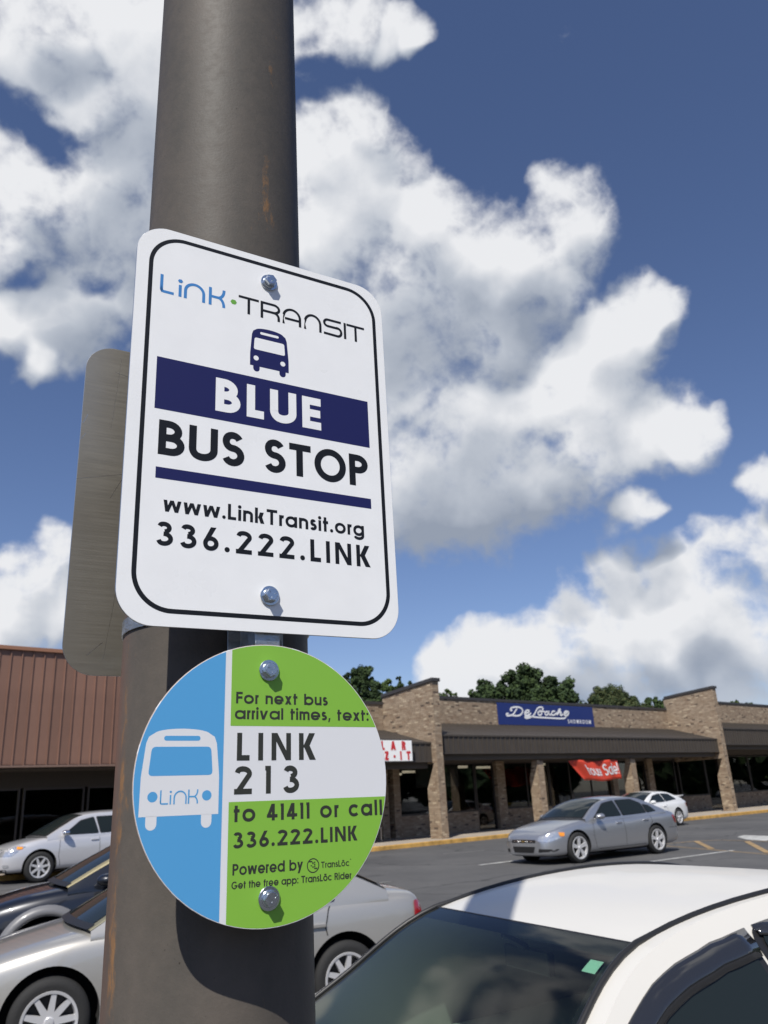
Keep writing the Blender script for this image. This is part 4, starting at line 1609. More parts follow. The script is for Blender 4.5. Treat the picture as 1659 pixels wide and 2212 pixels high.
def wheel(parent, x, y, r, width, side, spokes=5, rim_r=0.66, twin=False, rim_mat=None):
    wt = MB()
    hw = width / 2
    wt.lathe([(r * 0.66, -hw * 0.9), (r * 0.80, -hw), (r * 0.95, -hw * 0.92), (r, -hw * 0.7), (r, hw * 0.7), (r * 0.95, hw * 0.92), (r * 0.80, hw), (r * 0.66, hw * 0.9)], 40, 'y')
    me = wt.mesh('tyre', M_TYRE, True)
    t = link('wheel', me, parent)
    t.location = (x, y, r)
    rm = MB()
    o = side * hw
    rr = r * rim_r
    rm.lathe([(rr * 1.03, o * 0.95), (rr * 1.02, o * 1.02), (rr * 0.93, o * 0.99), (rr * 0.90, o * 0.70), (rr * 0.88, o * 0.35)], 40, 'y', 0)
    rm.lathe([(rr * 0.89, o * 0.38), (rr * 0.4, o * 0.30), (0.001, o * 0.30)], 32, 'y', 1)
    rm.lathe([(0.001, o * 1.02), (rr * 0.15, o * 1.0), (rr * 0.20, o * 0.8), (rr * 0.24, o * 0.4)], 20, 'y', 0)
    for k in range(spokes):
        for dd in ((-0.13, 0.13) if twin else (0,)):
            a = 2 * math.pi * k / spokes + 0.3 + dd
            ca, sa = math.cos(a), math.sin(a)
            wi, wo = (rr * 0.10, rr * 0.075) if twin else (rr * 0.13, rr * (0.17 if spokes < 7 else 0.09))
            pts = []
            for (rad, wd, yy) in ((rr * 0.15, wi, 0.88), (rr * 0.93, wo, 0.93)):
                for s in (-1, 1):
                    pts.append((rad * ca - s * wd * sa, o * yy, rad * sa + s * wd * ca))
            q = [pts[0], pts[1], pts[3], pts[2]]
            rm.prism(q, (0, -o * 0.35, 0), 0)
    m2 = rm.mesh('rim', [rim_mat or M_RIM, M_RIMD], True)
    fixnormals(m2, 30)
    link('rim', m2, t)
    return t


def tess(poly, res):
    """triangulated, refined polygon in 2-D -> (points, faces)"""
    bm = bmesh.new()
    vs = [bm.verts.new((p[0], p[1], 0)) for p in poly]
    bm.faces.new(vs)
    bmesh.ops.triangulate(bm, faces=bm.faces[:])
    for _ in range(5):
        es = [e for e in bm.edges if e.calc_length() > res]
        if not es:
            break
        bmesh.ops.subdivide_edges(bm, edges=es, cuts=1, use_grid_fill=False)
        bmesh.ops.triangulate(bm, faces=bm.faces[:])
    bm.verts.index_update()
    P = [(v.co.x, v.co.y) for v in bm.verts]
    Fc = [tuple(v.index for v in f.verts) for f in bm.faces]
    bm.free()
    return P, Fc


def rounded(poly, r, n=4):
    """round the corners of a 2-D polygon"""
    out_ = []
    m_ = len(poly)
    for i in range(m_):
        a, b, c = Vector(poly[i - 1]), Vector(poly[i]), Vector(poly[(i + 1) % m_])
        ra = min(r, (a - b).length * 0.45, (c - b).length * 0.45)
        p, q = b + (a - b).normalized() * ra, b + (c - b).normalized() * ra
        for k in range(n + 1):
            t = k / n
            v = p * (1 - t) ** 2 + b * 2 * t * (1 - t) + q * t * t
            out_.append((v.x, v.y))
    return out_


def shell_patch(name, bvh, poly, axis, mt, parent, off=0.004, res=0.12, sgn=1):
    P, Fc = tess(poly, res)
    V = []
    for (a, b) in P:
        if axis == 'side':
            o, d = Vector((a, sgn * 3, b)), Vector((0, -sgn, 0))
        elif axis == 'front':
            o, d = Vector((5, a, b)), Vector((-1, 0, 0))
        elif axis == 'back':
            o, d = Vector((-5, a, b)), Vector((1, 0, 0))
        else:
            o, d = Vector((a, b, 4)), Vector((0, 0, -1))
        hit, nrm, _, _ = bvh.ray_cast(o, d)
        if hit is None:
            hit, nrm, _, _ = bvh.find_nearest(o + d * (2.2 if axis == 'side' else 3))
        if nrm.dot(d) > 0:
            nrm = -nrm
        V.append(tuple(hit - d * off * 0.6 + nrm * off * 0.4))
    me = bpy.data.meshes.new(name)
    me.from_pydata(V, [], Fc)
    me.materials.append(mt)
    for p in me.polygons:
        p.use_smooth = True
    bm = bmesh.new()
    bm.from_mesh(me)
    bmesh.ops.recalc_face_normals(bm, faces=bm.faces)
    f0 = bm.faces[:][0]
    dd = {'side': Vector((0, sgn, 0)), 'front': Vector((1, 0, 0)), 'back': Vector((-1, 0, 0)), 'top': Vector((0, 0, 1))}[axis]
    s = sum((f.normal.dot(dd) * f.calc_area() for f in bm.faces))
    if s < 0:
        bmesh.ops.reverse_faces(bm, faces=bm.faces[:])
    bm.to_mesh(me)
    bm.free()
    return link(name, me, parent)


def seam(name, bvh, pts, wd, mt, parent, sgn, off=0.003, axis='side'):
    """thin line over the body through 2-D points"""
    dense = []
    for i in range(len(pts) - 1):
        a, b = Vector(pts[i]), Vector(pts[i + 1])
        n = max(2, int((b - a).length / 0.06))
        dense += [tuple(a.lerp(b, k / n)) for k in range(n)]
    dense.append(pts[-1])
    q = MB()

    def t3(u, v, zz):
        if axis == 'side':
            o, d = Vector((u, sgn * 3, v)), Vector((0, -sgn, 0))
        elif axis == 'top':
            o, d = Vector((u, v, 4)), Vector((0, 0, -1))
        else:
            o, d = Vector((sgn * 5, u, v)), Vector((-sgn, 0, 0))
        hit, nrm, _, _ = bvh.ray_cast(o, d)
        if hit is None:
            hit, nrm, _, _ = bvh.find_nearest(o + d * 2.2)
        if nrm.dot(d) > 0:
            nrm = -nrm
        return hit + nrm * off
    ribbon(q, dense, wd, t3)
    return q.build(name, mt, parent)


def make_car(name, loc, heading, label, cat, P, group=None):
    """P: dict of proportions; nose along +x, ground at z=0"""
    root = empty(name, loc, R(heading), label, cat, group)
    W2 = P['W'] / 2
    wb, r = P['wb'], P['r']
    xf, xr = wb / 2 + P['fo'], -(wb / 2 + P['ro'])
    E = P['E']                         # edge of the glasshouse, 7 keys: cowl, mid screen, roof front, roof, roof rear, mid rear, deck
    zb = P.get('clear', 0.20)
    belt = P['belt']                   # [(x, z)] ascending x
    top = P['top']
    wid = P.get('wid') or [(xr, 0.66), (xr + 0.10, 0.85), (xr + 0.45, 0.95), (-wb / 2, 0.985), (0, 1.0), (wb / 2, 0.98), (xf - 0.5, 0.93), (xf - 0.14, 0.80), (xf, 0.60)]
    bot = [(xr, zb + 0.16), (xr + 0.25, zb + 0.03), (-wb / 2, zb), (wb / 2, zb), (xf - 0.25, zb - 0.01), (xf, zb + 0.04)]
    xs = [xr, xr + 0.05, xr + 0.14, xr + 0.30, xr + 0.5]
    n = 18
    xs += [xr + 0.7 + (xf - xr - 1.4) * k / n for k in range(n + 1)]
    xs += [xf - 0.5, xf - 0.30, xf - 0.14, xf - 0.05, xf]
    rows = []
    for x in xs:
        hw = W2 * smooth_interp(wid, x)
        zt = smooth_interp(top, x)
        zl = smooth_interp(bot, x)
        zs = min(zt - 0.07, smooth_interp(belt, x) - 0.02)
        hh = zs - zl
        half = [(0.0, zl), (hw * 0.80, zl), (hw * 0.945, zl + 0.035), (hw * 0.985, zl + 0.12 * hh + 0.03), (hw * 1.0, zl + 0.42 * hh), (hw * 1.0, zl + 0.60 * hh),
                (hw * 0.985, zl + 0.82 * hh), (hw * 0.955, zs), (hw * 0.88, zt - 0.022), (hw * 0.70, zt - 0.004), (hw * 0.36, zt + 0.012), (0.0, zt + 0.018)]
        ring = [Vector((x, y, z)) for y, z in half] + [Vector((x, -y, z)) for y, z in reversed(half[1:-1])]
        rows.append(ring)
    q = MB()
    q.grid(rows, 0, closed=True)
    q.poly(rows[0], 0)
    q.poly(list(reversed(rows[-1])), 0)
    me = q.mesh('body', [P['paint'], M_WELL], True)
    fixnormals(me)
    body = link('body', me, root)
    sb = body.modifiers.new('s', 'SUBSURF')
    sb.levels = sb.render_levels = P.get('sub', 1)
    cutters = []
    for cx in (wb / 2, -wb / 2):
        for s in (-1, 1):
            c = MB()
            ra = r + P.get('arch', 0.055)
            prof = [(0.001, 0.0), (ra, 0.0), (ra, 0.5), (0.001, 0.5)]
            c.lathe(prof, 48, 'y')
            cm = c.mesh('cutter', [M_WELL])
            fixnormals(cm)
            co_ = bpy.data.objects.new('cutter', cm)
            COL.objects.link(co_)
            co_.parent = root
            co_.location = (cx, (W2 - 0.30) if s > 0 else -(W2 - 0.30) - 0.5, r + 0.01)
            md = body.modifiers.new('b', 'BOOLEAN')
            md.operation = 'DIFFERENCE'
            md.object = co_
            md.solver = 'EXACT'
            md.material_mode = 'TRANSFER'
            cutters.append(co_)
    bpy.context.view_layer.update()
    dg_ = bpy.context.evaluated_depsgraph_get()
    nm = bpy.data.meshes.new_from_object(body.evaluated_get(dg_))
    body.modifiers.clear()
    nm.name = 'body'
    body.data = nm
    nm.set_sharp_from_angle(angle=R(38))
    for c in cutters:
        bpy.data.objects.remove(c)
    bm = bmesh.new()
    bm.from_mesh(nm)
    bB = BVHTree.FromBMesh(bm)
    bm.free()

    # glasshouse
    yb = lambda x: W2 * smooth_interp(wid, x) * 0.955
    zbelt = lambda x: smooth_interp(belt, x)
    k1 = P.get('tumble', 0.34)

    def Y(x, z):
        h = max(0.0, z - zbelt(x))
        return yb(x) - 0.012 - k1 * h - P.get('tk', 0.22) * h * h

    def S(t, v, off=0.0):
        """v in [-1,1] across the top, 1..2 down the left side, -1..-2 down the right"""
        x, z = catmull(E, t)
        s = 1 if v >= 0 else -1
        ye = Y(x, z)
        if abs(v) <= 1:
            fr = (1 - min(max((t - 0.0) / 2.0, 0), 1))
            bk = min(max((t - 4.0) / 2.0, 0), 1)
            mid_ = 1 - max(fr, bk)
            c = 1 - abs(v) ** 2.2
            bx = (P.get('bow', 0.16) * (0.45 + 0.55 * fr) * (1 if t < 3 else 0) * (1 if t <= 2 else 3 - t)) - 0.10 * bk
            z2 = z + c * (P.get('crown', 0.055) * mid_ + P.get('scrown', 0.03) * (1 - mid_))
            p = Vector((x + bx * c, ye * v, z2))
        else:
            f = abs(v) - 1
            z2 = z + (zbelt(x) - 0.03 - z) * f
            p = Vector((x, s * Y(x, z2), z2))
        return p
    TW, TR = 2.0, 4.0
    vs_top = [-1 + 2 * k / 16 for k in range(17)]

    def part_grid(nm_, t0, t1, nt_, vlist, mt, parent, push=0.0, thick=None):
        g_ = MB()
        rows_ = []
        for i in range(nt_ + 1):
            t = t0 + (t1 - t0) * i / nt_
            row = []
            for v in vlist:
                p = S(t, v)
                if push:
                    e_ = 1e-2
                    du = S(min(t + e_, 6), v) - S(max(t - e_, 0), v)
                    dv = S(t, min(v + e_, 1.99)) - S(t, max(v - e_, -1.99))
                    nn_ = du.cross(dv)
                    if nn_.length > 1e-9:
                        nn_.normalize()
                        c_ = p - Vector((0, 0, 0.9))
                        if nn_.dot(c_) < 0:
                            nn_ = -nn_
                        p = p + nn_ * push
                row.append(p)
            rows_.append(row)
        g_.grid(rows_)
        me_ = g_.mesh(nm_, mt, True)
        fixnormals(me_)
        # face outwards
        s_ = sum(f.normal.dot(f.center - Vector((0, 0, 0.8))) * f.area for f in me_.polygons)
        if s_ < 0:
            me_.flip_normals()
        return link(nm_, me_, parent)

    A = P.get('apillar', 0.90)
    side_v = [1, 1.06, 1.14, 1.25, 1.4, 1.6, 1.8, 2.0]
    if P.get('open_screen'):
        cab = MB()
        def rng_(t0, t1, n_, vl):
            cab.grid([[S(t0 + (t1 - t0) * i / n_, v) for v in vl] for i in range(n_ + 1)])
        full = [-v for v in reversed(side_v)] + vs_top[1:-1] + side_v
        rng_(TW, 6, 32, full)
        vA = [A, (A + 1) / 2] + side_v
        rng_(0, TW, 16, vA)
        rng_(0, TW, 16, [-v for v in reversed(vA)])
        me_ = cab.mesh('cabin', P['paint'], True)
        fixnormals(me_, 35)
    else:
        cab = MB()
        full = [-v for v in reversed(side_v)] + vs_top[1:-1] + side_v
        cab.grid([[S(6 * i / 48, v) for v in full] for i in range(49)])
        me_ = cab.mesh('cabin', P['paint'], True)
        fixnormals(me_, 50)
    s_ = sum(f.normal.dot(f.center - Vector((0, 0, 0.8))) * f.area for f in me_.polygons)
    if s_ < 0:
        me_.flip_normals()
    cabin = link('roof', me_, root)
    bm = bmesh.new()
    bm.from_mesh(me_)
    bC = BVHTree.FromBMesh(bm)
    bm.free()
    if P.get('sub_roof'):
        pass
    # screens
    vg = [-A + 2 * A * k / 14 for k in range(15)]
    vt = [-(A + .03) + 2 * (A + .03) * k / 14 for k in range(15)]
    if not P.get('open_screen'):
        part_grid('windshield_trim', 0.02, TW + 0.02, 14, vt, M_TRIM, root, 0.004)
        part_grid('windshield', 0.10, TW - 0.06, 14, vg, M_DARKG, root, 0.009)
    part_grid('rear_window_trim', TR - 0.02, 5.93, 12, vt, M_TRIM, root, 0.004)
    part_grid('rear_window', TR + 0.07, 5.80, 12, vg, M_DARKG, root, 0.009)
    # side glass
    for s in (-1, 1):
        for poly in P['windows']:
            c = Vector((sum(p[0] for p in poly) / len(poly), sum(p[1] for p in poly) / len(poly)))
            big = [tuple(c + (Vector(p) - c) * 1.0 + (Vector(p) - c).normalized() * 0.028) for p in poly]
            shell_patch('window_trim', bC, rounded(big, 0.05), 'side', M_TRIM, root, 0.005, 0.16, s)
            shell_patch('window', bC, rounded(poly, 0.05), 'side', M_DARKG, root, 0.010, 0.16, s)
        for line_ in P['seams']:
            seam('door_seam', bB, line_, 0.010, M_SEAM, root, s)
        for (hx, hz) in P['handles']:
            hit, nrm, _, _ = bB.ray_cast(Vector((hx, s * 3, hz)), Vector((0, -s, 0)))
            y = hit.y
            h = MB()
            h.box((hx - 0.10, y - s * 0.01 if s > 0 else y, hz - 0.018), (hx + 0.10, y + 0.028 if s > 0 else y + 0.01 - 0.038, hz + 0.018))
            bevel(h.build('handle', P.get('handle_mat', P['paint']), root, fix=True), 0.008)
        # sill strip
        if P.get('sill'):
            seam('sill_line', bB, [(-wb / 2 + r + .1, P['sill']), (wb / 2 - r - .1, P['sill'])], 0.02, P['paint'], root, s, 0.010)
        # mirror
        mx_, mz_ = P['mirror']
        y0 = Y(mx_, mz_)
        h = MB()
        rws = []
        for (dx, sc) in ((-0.085, 0.75), (-0.07, 1.0), (0.0, 1.0), (0.06, 0.8), (0.10, 0.35)):
            rws.append([(mx_ + dx + 0.02, s * (y0 + 0.17) + 0.105 * sc * math.cos(a) , mz_ + 0.07 * sc * math.sin(a)) for a in [2 * math.pi * k / 14 for k in range(14)]])
        h.grid(rws, 0, closed=True)
        h.poly(rws[0], 1)
        h.poly(list(reversed(rws[-1])), 0)
        h.tube([(mx_, s * (y0 - 0.03), mz_ - 0.05), (mx_, s * (y0 + 0.10), mz_ - 0.03)], 0.025, 8, 0)
        mo = h.build('mirror', [P.get('mirror_mat', P['paint']), M_DARKG], root, smooth=True, fix=False)
        mo.data.set_sharp_from_angle(angle=R(50))
    # lamps, grille
    for spec in P['patches']:
        nm_, ax, poly, mt_, off = spec[:5]
        rr_ = spec[5] if len(spec) > 5 else 0.03
        if ax == 'side':
            for s in (-1, 1):
                shell_patch(nm_, bB, rounded(poly, rr_), 'side', mt_, root, off, 0.08, s)
        elif ax in ('front', 'back'):
            shell_patch(nm_, bB, rounded(poly, rr_), ax, mt_, root, off, 0.08)
        elif ax == 'front2':
            for s in (-1, 1):
                shell_patch(nm_, bB, rounded([(s * p[0], p[1]) for p in poly], rr_), 'front', mt_, root, off, 0.08)
        elif ax == 'back2':
            for s in (-1, 1):
                shell_patch(nm_, bB, rounded([(s * p[0], p[1]) for p in poly], rr_), 'back', mt_, root, off, 0.08)
        elif ax == 'top':
            shell_patch(nm_, bB, rounded(poly, rr_), 'top', mt_, root, off, 0.1)
    for cx in (wb / 2, -wb / 2):
        for s in (-1, 1):
            wheel(root, cx, s * (W2 - 0.115 + P.get('wout', 0.0)), r, P.get('tw', 0.21), s, P.get('spokes', 5), P.get('rim', 0.66), P.get('twin', False), P.get('rim_mat'))
    # dark underside pan
    u = MB()
    u.box((-wb / 2 - 0.4, -W2 * 0.6, zb - 0.03), (wb / 2 + 0.4, W2 * 0.6, zb + 0.08))
    u.build('underside', M_WELL, root)
    return root, bB, bC, S, Y


def arch_line(cx, r, z0, a0, a1, n=10):
    return [(cx + r * math.cos(R(a0 + (a1 - a0) * k / n)), z0 + r * math.sin(R(a0 + (a1 - a0) * k / n))) for k in range(n + 1)]


# silver sedan crossing the lot
M_SILV = paint('paint_silver', (0.46, 0.47, 0.49), 0.75, 0.33)
imp = dict(W=1.86, wb=2.95, r=0.35, fo=1.02, ro=1.14, paint=M_SILV, clear=0.19, sub=2,
           belt=[(-2.6, 0.98), (-1.7, 1.00), (-0.6, 0.975), (0.9, 0.93), (1.4, 0.90), (2.5, 0.72)],
           top=[(-2.62, 0.62), (-2.55, 0.88), (-2.42, 1.035), (-2.0, 1.07), (-1.55, 1.06), (0.0, 1.0), (1.05, 1.00), (1.6, 0.93), (2.1, 0.83), (2.38, 0.71), (2.5, 0.56)],
           E=[(1.12, 0.985), (0.66, 1.25), (0.20, 1.40), (-0.45, 1.445), (-1.02, 1.41), (-1.52, 1.25), (-2.02, 1.06)],
           windows=[[(0.80, 1.00), (0.30, 1.31), (-0.12, 1.375), (-0.20, 1.01)], [(-0.29, 1.01), (-0.22, 1.38), (-0.82, 1.37), (-1.12, 1.27), (-1.20, 1.035)], [(-1.26, 1.04), (-1.20, 1.24), (-1.40, 1.19), (-1.62, 1.06)]],
           seams=[[(0.88, 0.95), (0.93, 0.6), (0.86, 0.30)], [(-0.24, 0.98), (-0.24, 0.28)], [(-1.32, 1.0), (-1.36, 0.80), (-1.15, 0.62), (-1.08, 0.30)], [(0.8, 0.285), (-1.0, 0.285)], [(-2.0, 0.62), (-2.45, 0.62)]],
           handles=[(-0.05, 0.84), (-1.10, 0.86)], mirror=(0.72, 1.03), spokes=5, twin=True, rim=0.72, mirror_mat=M_SILV,
           patches=[('grille', 'front', [(-0.42, 0.585), (-0.42, 0.515), (0.42, 0.515), (0.42, 0.585)], M_TRIM, 0.006, 0.02),
                    ('grille_bar', 'front', [(-0.40, 0.56), (-0.40, 0.545), (0.40, 0.545), (0.40, 0.56)], M_CHROME, 0.012, 0.005),
                    ('badge', 'front', [(-0.07, 0.565), (-0.06, 0.540), (0.07, 0.540), (0.06, 0.565)], mat('badge_gold', (0.7, 0.5, 0.15), 0.3, metal=1.0), 0.018, 0.005),
                    ('lower_grille', 'front', [(-0.40, 0.43), (-0.34, 0.29), (0.34, 0.29), (0.40, 0.43)], M_TRIM, 0.006, 0.02),
                    ('fog_light_recess', 'front2', [(0.52, 0.385), (0.50, 0.30), (0.80, 0.31), (0.84, 0.36)], M_TRIM, 0.006, 0.02),
                    ('headlight', 'front2', [(0.50, 0.66), (0.50, 0.55), (0.74, 0.53), (0.86, 0.60), (0.80, 0.70)], M_LENS, 0.008, 0.03),
                    ('headlight_lens', 'side', [(2.40, 0.62), (2.05, 0.66), (1.90, 0.73), (2.12, 0.745), (2.34, 0.70)], M_LENS, 0.008, 0.02),
                    ('turn_lamp', 'side', [(1.90, 0.725), (1.92, 0.64), (2.05, 0.64), (2.07, 0.735)], M_AMBER, 0.014, 0.02),
                    ('tail_light', 'side', [(-2.28, 0.93), (-2.33, 0.74), (-2.52, 0.70), (-2.50, 0.90)], M_REDL, 0.008, 0.03),
                    ('tail_light', 'back2', [(0.46, 0.92), (0.46, 0.72), (0.84, 0.72), (0.84, 0.92)], M_REDL, 0.008, 0.03),
                    ('number_plate', 'back', [(-0.26, 0.78), (-0.26, 0.64), (0.26, 0.64), (0.26, 0.78)], M_SIGNW, 0.01, 0.01)])
make_car('silver_car', (5.06, 23.03, 0.083), 214.6, 'silver four-door sedan driving across the open lot, nose to the left', 'car', imp)

# white coupe by the kerb
M_WHI = paint('paint_white', (0.78, 0.78, 0.77), 0.0, 0.3)
cp = dict(W=1.80, wb=2.70, r=0.33, fo=0.95, ro=1.05, paint=M_WHI, clear=0.19, sub=1,
          belt=[(-2.4, 0.98), (-1.5, 0.98), (-0.4, 0.93), (1.0, 0.88), (2.3, 0.66)],
          top=[(-2.40, 0.60), (-2.34, 0.86), (-2.2, 1.02), (-1.9, 1.04), (-1.5, 1.03), (0.0, 0.97), (1.0, 0.94), (1.7, 0.82), (2.15, 0.66), (2.3, 0.52)],
          E=[(1.00, 0.93), (0.50, 1.17), (0.02, 1.32), (-0.5, 1.36), (-0.95, 1.32), (-1.40, 1.19), (-1.92, 1.03)],
          windows=[[(0.62, 0.96), (0.16, 1.22), (-0.35, 1.29), (-0.50, 0.97)], [(-0.58, 0.98), (-0.45, 1.29), (-0.95, 1.25), (-1.40, 1.04)]],
          seams=[[(0.72, 0.9), (0.75, 0.3)], [(-0.55, 0.93), (-0.62, 0.3)]], handles=[(-0.38, 0.80)], mirror=(0.58, 0.98), spokes=5, rim=0.68,
          patches=[('headlight', 'front2', [(0.42, 0.62), (0.42, 0.53), (0.78, 0.52), (0.82, 0.60)], M_LENS, 0.008, 0.03),
                   ('grille', 'front', [(-0.35, 0.52), (-0.35, 0.42), (0.35, 0.42), (0.35, 0.52)], M_TRIM, 0.006, 0.02),
                   ('tail_light', 'back2', [(0.45, 0.86), (0.45, 0.70), (0.82, 0.70), (0.82, 0.86)], M_REDL, 0.008, 0.03),
                   ('tail_light', 'side', [(-2.20, 0.86), (-2.22, 0.74), (-2.34, 0.70), (-2.33, 0.84)], M_REDL, 0.008, 0.03)])
c_root, _, _, _, _ = make_car('white_coupe', (9.96, 35.66, 0.18), 221, 'white two-door coupe with a rear spoiler, half hidden behind the silver sedan', 'car', cp)
q = MB()
q.prism([(-2.02, -0.66, 1.13), (-2.34, -0.62, 1.15), (-2.34, 0.62, 1.15), (-2.02, 0.66, 1.13)], (0, 0, 0.035))
for y in (-0.5, 0.5):
    q.box((-2.25, y - 0.03, 1.0), (-2.1, y + 0.03, 1.14))
q.build('spoiler', M_WHI, c_root, fix=True)

# champagne-silver sedan parked nose left behind the pole
M_GOLD = paint('paint_champagne', (0.47, 0.455, 0.42), 0.55, 0.35)
gd = dict(wid=[(-2.075, 0.80), (-2.00, 0.90), (-1.8, 0.965), (-1.215, 0.99), (0, 1.0), (1.215, 0.98), (1.575, 0.93), (1.935, 0.80), (2.075, 0.60)], W=1.69, wb=2.43, r=0.30, fo=0.86, ro=0.86, paint=M_GOLD, clear=0.18, sub=2, arch=0.065,
          belt=[(-2.24, 0.86), (-1.5, 0.90), (-0.4, 0.88), (0.9, 0.84), (1.3, 0.80), (2.07, 0.62)],
          top=[(-2.075, 0.64), (-2.06, 0.86), (-2.01, 0.93), (-1.8, 0.965), (-1.35, 0.965), (0.0, 0.92), (0.9, 0.90), (1.35, 0.83), (1.75, 0.73), (1.98, 0.62), (2.07, 0.48)],
          E=[(0.95, 0.885), (0.52, 1.12), (0.08, 1.29), (-0.40, 1.335), (-0.86, 1.30), (-1.28, 1.14), (-1.66, 0.965)],
          windows=[[(0.62, 0.90), (0.18, 1.20), (-0.18, 1.265), (-0.26, 0.905)], [(-0.34, 0.91), (-0.27, 1.265), (-0.72, 1.25), (-1.02, 1.10), (-1.12, 0.93)]],
          seams=[[(0.66, 0.86), (0.70, 0.5), (0.62, 0.26)], [(-0.30, 0.88), (-0.30, 0.26)], [(-1.10, 0.92), (-1.06, 0.86), (-1.02, 0.72), (-1.05, 0.60), (-0.92, 0.45), (-0.84, 0.26)], [(-1.62, 0.46), (-2.2, 0.50)]],
          handles=[(-0.16, 0.745), (-0.92, 0.745)], mirror=(0.55, 0.95), spokes=9, rim=0.68,
          handle_mat=M_GOLD,
          patches=[('headlight', 'front2', [(0.42, 0.60), (0.42, 0.49), (0.72, 0.48), (0.76, 0.58)], M_LENS, 0.008, 0.03),
                   ('grille', 'front', [(-0.33, 0.57), (-0.33, 0.48), (0.33, 0.48), (0.33, 0.57)], M_TRIM, 0.006, 0.02),
                   ('tail_light', 'side', [(-1.93, 0.86), (-1.90, 0.55), (-2.02, 0.55), (-2.03, 0.68), (-2.01, 0.86)], M_REDL, 0.008, 0.03),
                   ('tail_light', 'back2', [(0.42, 0.84), (0.42, 0.56), (0.66, 0.55), (0.66, 0.84)], M_REDL, 0.008, 0.03),
                   ('turn_lamp', 'side', [(-1.912, 0.65), (-1.908, 0.565), (-2.012, 0.565), (-2.02, 0.64)], mat('lamp_orange', (0.55, 0.08, 0.03), 0.15, coat=1.0), 0.012, 0.02),
                   ('number_plate', 'back', [(-0.26, 0.72), (-0.26, 0.58), (0.26, 0.58), (0.26, 0.72)], M_SIGNW, 0.01, 0.01)])
g_root, gB, gC, gS, gY = make_car('parked_car', (-1.984, 8.255, 0.0), 204.8, 'champagne silver sedan parked nose left, its middle hidden behind the pole', 'car', gd)
for s in (-1, 1):
    seam('side_moulding', gB, [(0.74, 0.50), (-0.86, 0.50)], 0.035, M_GOLD, g_root, s, 0.014)
q = MB()
q.tube([(0.55, 0.2, 0.915), (0.70, 0.0, 0.925), (0.80, -0.35, 0.915)], 0.012, 6)
q.build('wiper', M_TRIM, g_root)

# dark blue wagon with grey arches in the next bay
M_NAVY = paint('paint_navy', (0.008, 0.010, 0.016), 0.3, 0.3)
M_GREYP = mat('cladding_grey', (0.16, 0.16, 0.165), 0.4, coat=0.6)
nv = dict(W=1.75, wb=2.60, r=0.345, fo=0.92, ro=1.05, paint=M_NAVY, clear=0.24, sub=1, arch=0.05,
          belt=[(-2.35, 1.0), (-1.5, 1.02), (-0.4, 1.0), (0.9, 0.96), (1.3, 0.92), (2.22, 0.74)],
          top=[(-2.35, 0.6), (-2.30, 0.9), (-2.2, 1.05), (-1.8, 1.08), (-1.35, 1.08), (0.0, 1.04), (1.0, 1.02), (1.45, 0.97), (1.85, 0.88), (2.12, 0.75), (2.22, 0.6)],
          E=[(1.10, 1.00), (0.62, 1.25), (0.16, 1.44), (-0.7, 1.49), (-1.75, 1.45), (-2.05, 1.25), (-2.25, 1.05)],
          windows=[[(0.75, 1.02), (0.25, 1.34), (-0.12, 1.40), (-0.22, 1.03)], [(-0.30, 1.03), (-0.22, 1.41), (-0.95, 1.41), (-1.12, 1.04)], [(-1.2, 1.05), (-1.08, 1.40), (-1.7, 1.38), (-1.95, 1.08)]],
          seams=[[(0.82, 0.98), (0.84, 0.3)], [(-0.26, 1.0), (-0.26, 0.3)], [(-1.15, 1.02), (-0.95, 0.62), (-0.9, 0.3)]],
          handles=[(-0.12, 0.88), (-1.0, 0.88)], mirror=(0.70, 1.06), spokes=6, rim=0.66,
          patches=[('headlight', 'front2', [(0.42, 0.72), (0.42, 0.60), (0.76, 0.60), (0.80, 0.70)], M_LENS, 0.008, 0.03),
                   ('grille', 'front', [(-0.33, 0.70), (-0.33, 0.60), (0.33, 0.60), (0.33, 0.70)], M_TRIM, 0.006, 0.02),
                   ('tail_light', 'back2', [(0.45, 0.98), (0.45, 0.76), (0.80, 0.76), (0.80, 0.98)], M_REDL, 0.008, 0.03)])
n_root, nB, nC, nS, nY = make_car('parked_wagon', (-3.0, 10.78, 0.03), 204.8, 'dark navy wagon with grey wheel arches parked between champagne sedan and white SUV', 'car', nv)
for s in (-1, 1):
    for cx in (1.30, -1.30):
        q = MB()
        rws = []
        for k in range(21):
            a = R(2 + 176 * k / 20)
            row = []
            for (rad, yy) in ((0.395, 0.0), (0.395, 0.045), (0.425, 0.06), (0.475, 0.045), (0.50, 0.0)):
                px_, pz_ = cx + rad * math.cos(a), 0.355 + rad * math.sin(a)
                base = 0.875 * 0.985
                row.append((px_, s * (base + yy - 0.02 - 0.03 * max(0, pz_ - 0.6)), pz_))
            rws.append(row)
        q.grid(rws)
        ob = q.build('arch_flare', M_GREYP, n_root, smooth=True)
M_TANP = mat('pillar_tan', (0.30, 0.26, 0.15), 0.5, metal=0.3)
for s in (-1, 1):
    q = MB()
    q.grid([[nS(t / 8, v * s) + Vector((0.004, 0, 0.008)) for v in (0.90, 0.95, 1.0, 1.07)] for t in range(0, 17)])
    q.build('screen_pillar_trim', M_TANP, n_root, smooth=True)
    q2 = MB()
    q2.grid([[gS(t / 8, v * s) + Vector((0.004, 0, 0.008)) for v in (0.92, 0.96, 1.0, 1.04)] for t in range(0, 17)])
    q2.build('screen_pillar_trim', mat('pillar_olive', (0.20, 0.19, 0.13), 0.5, metal=0.3), g_root, smooth=True)
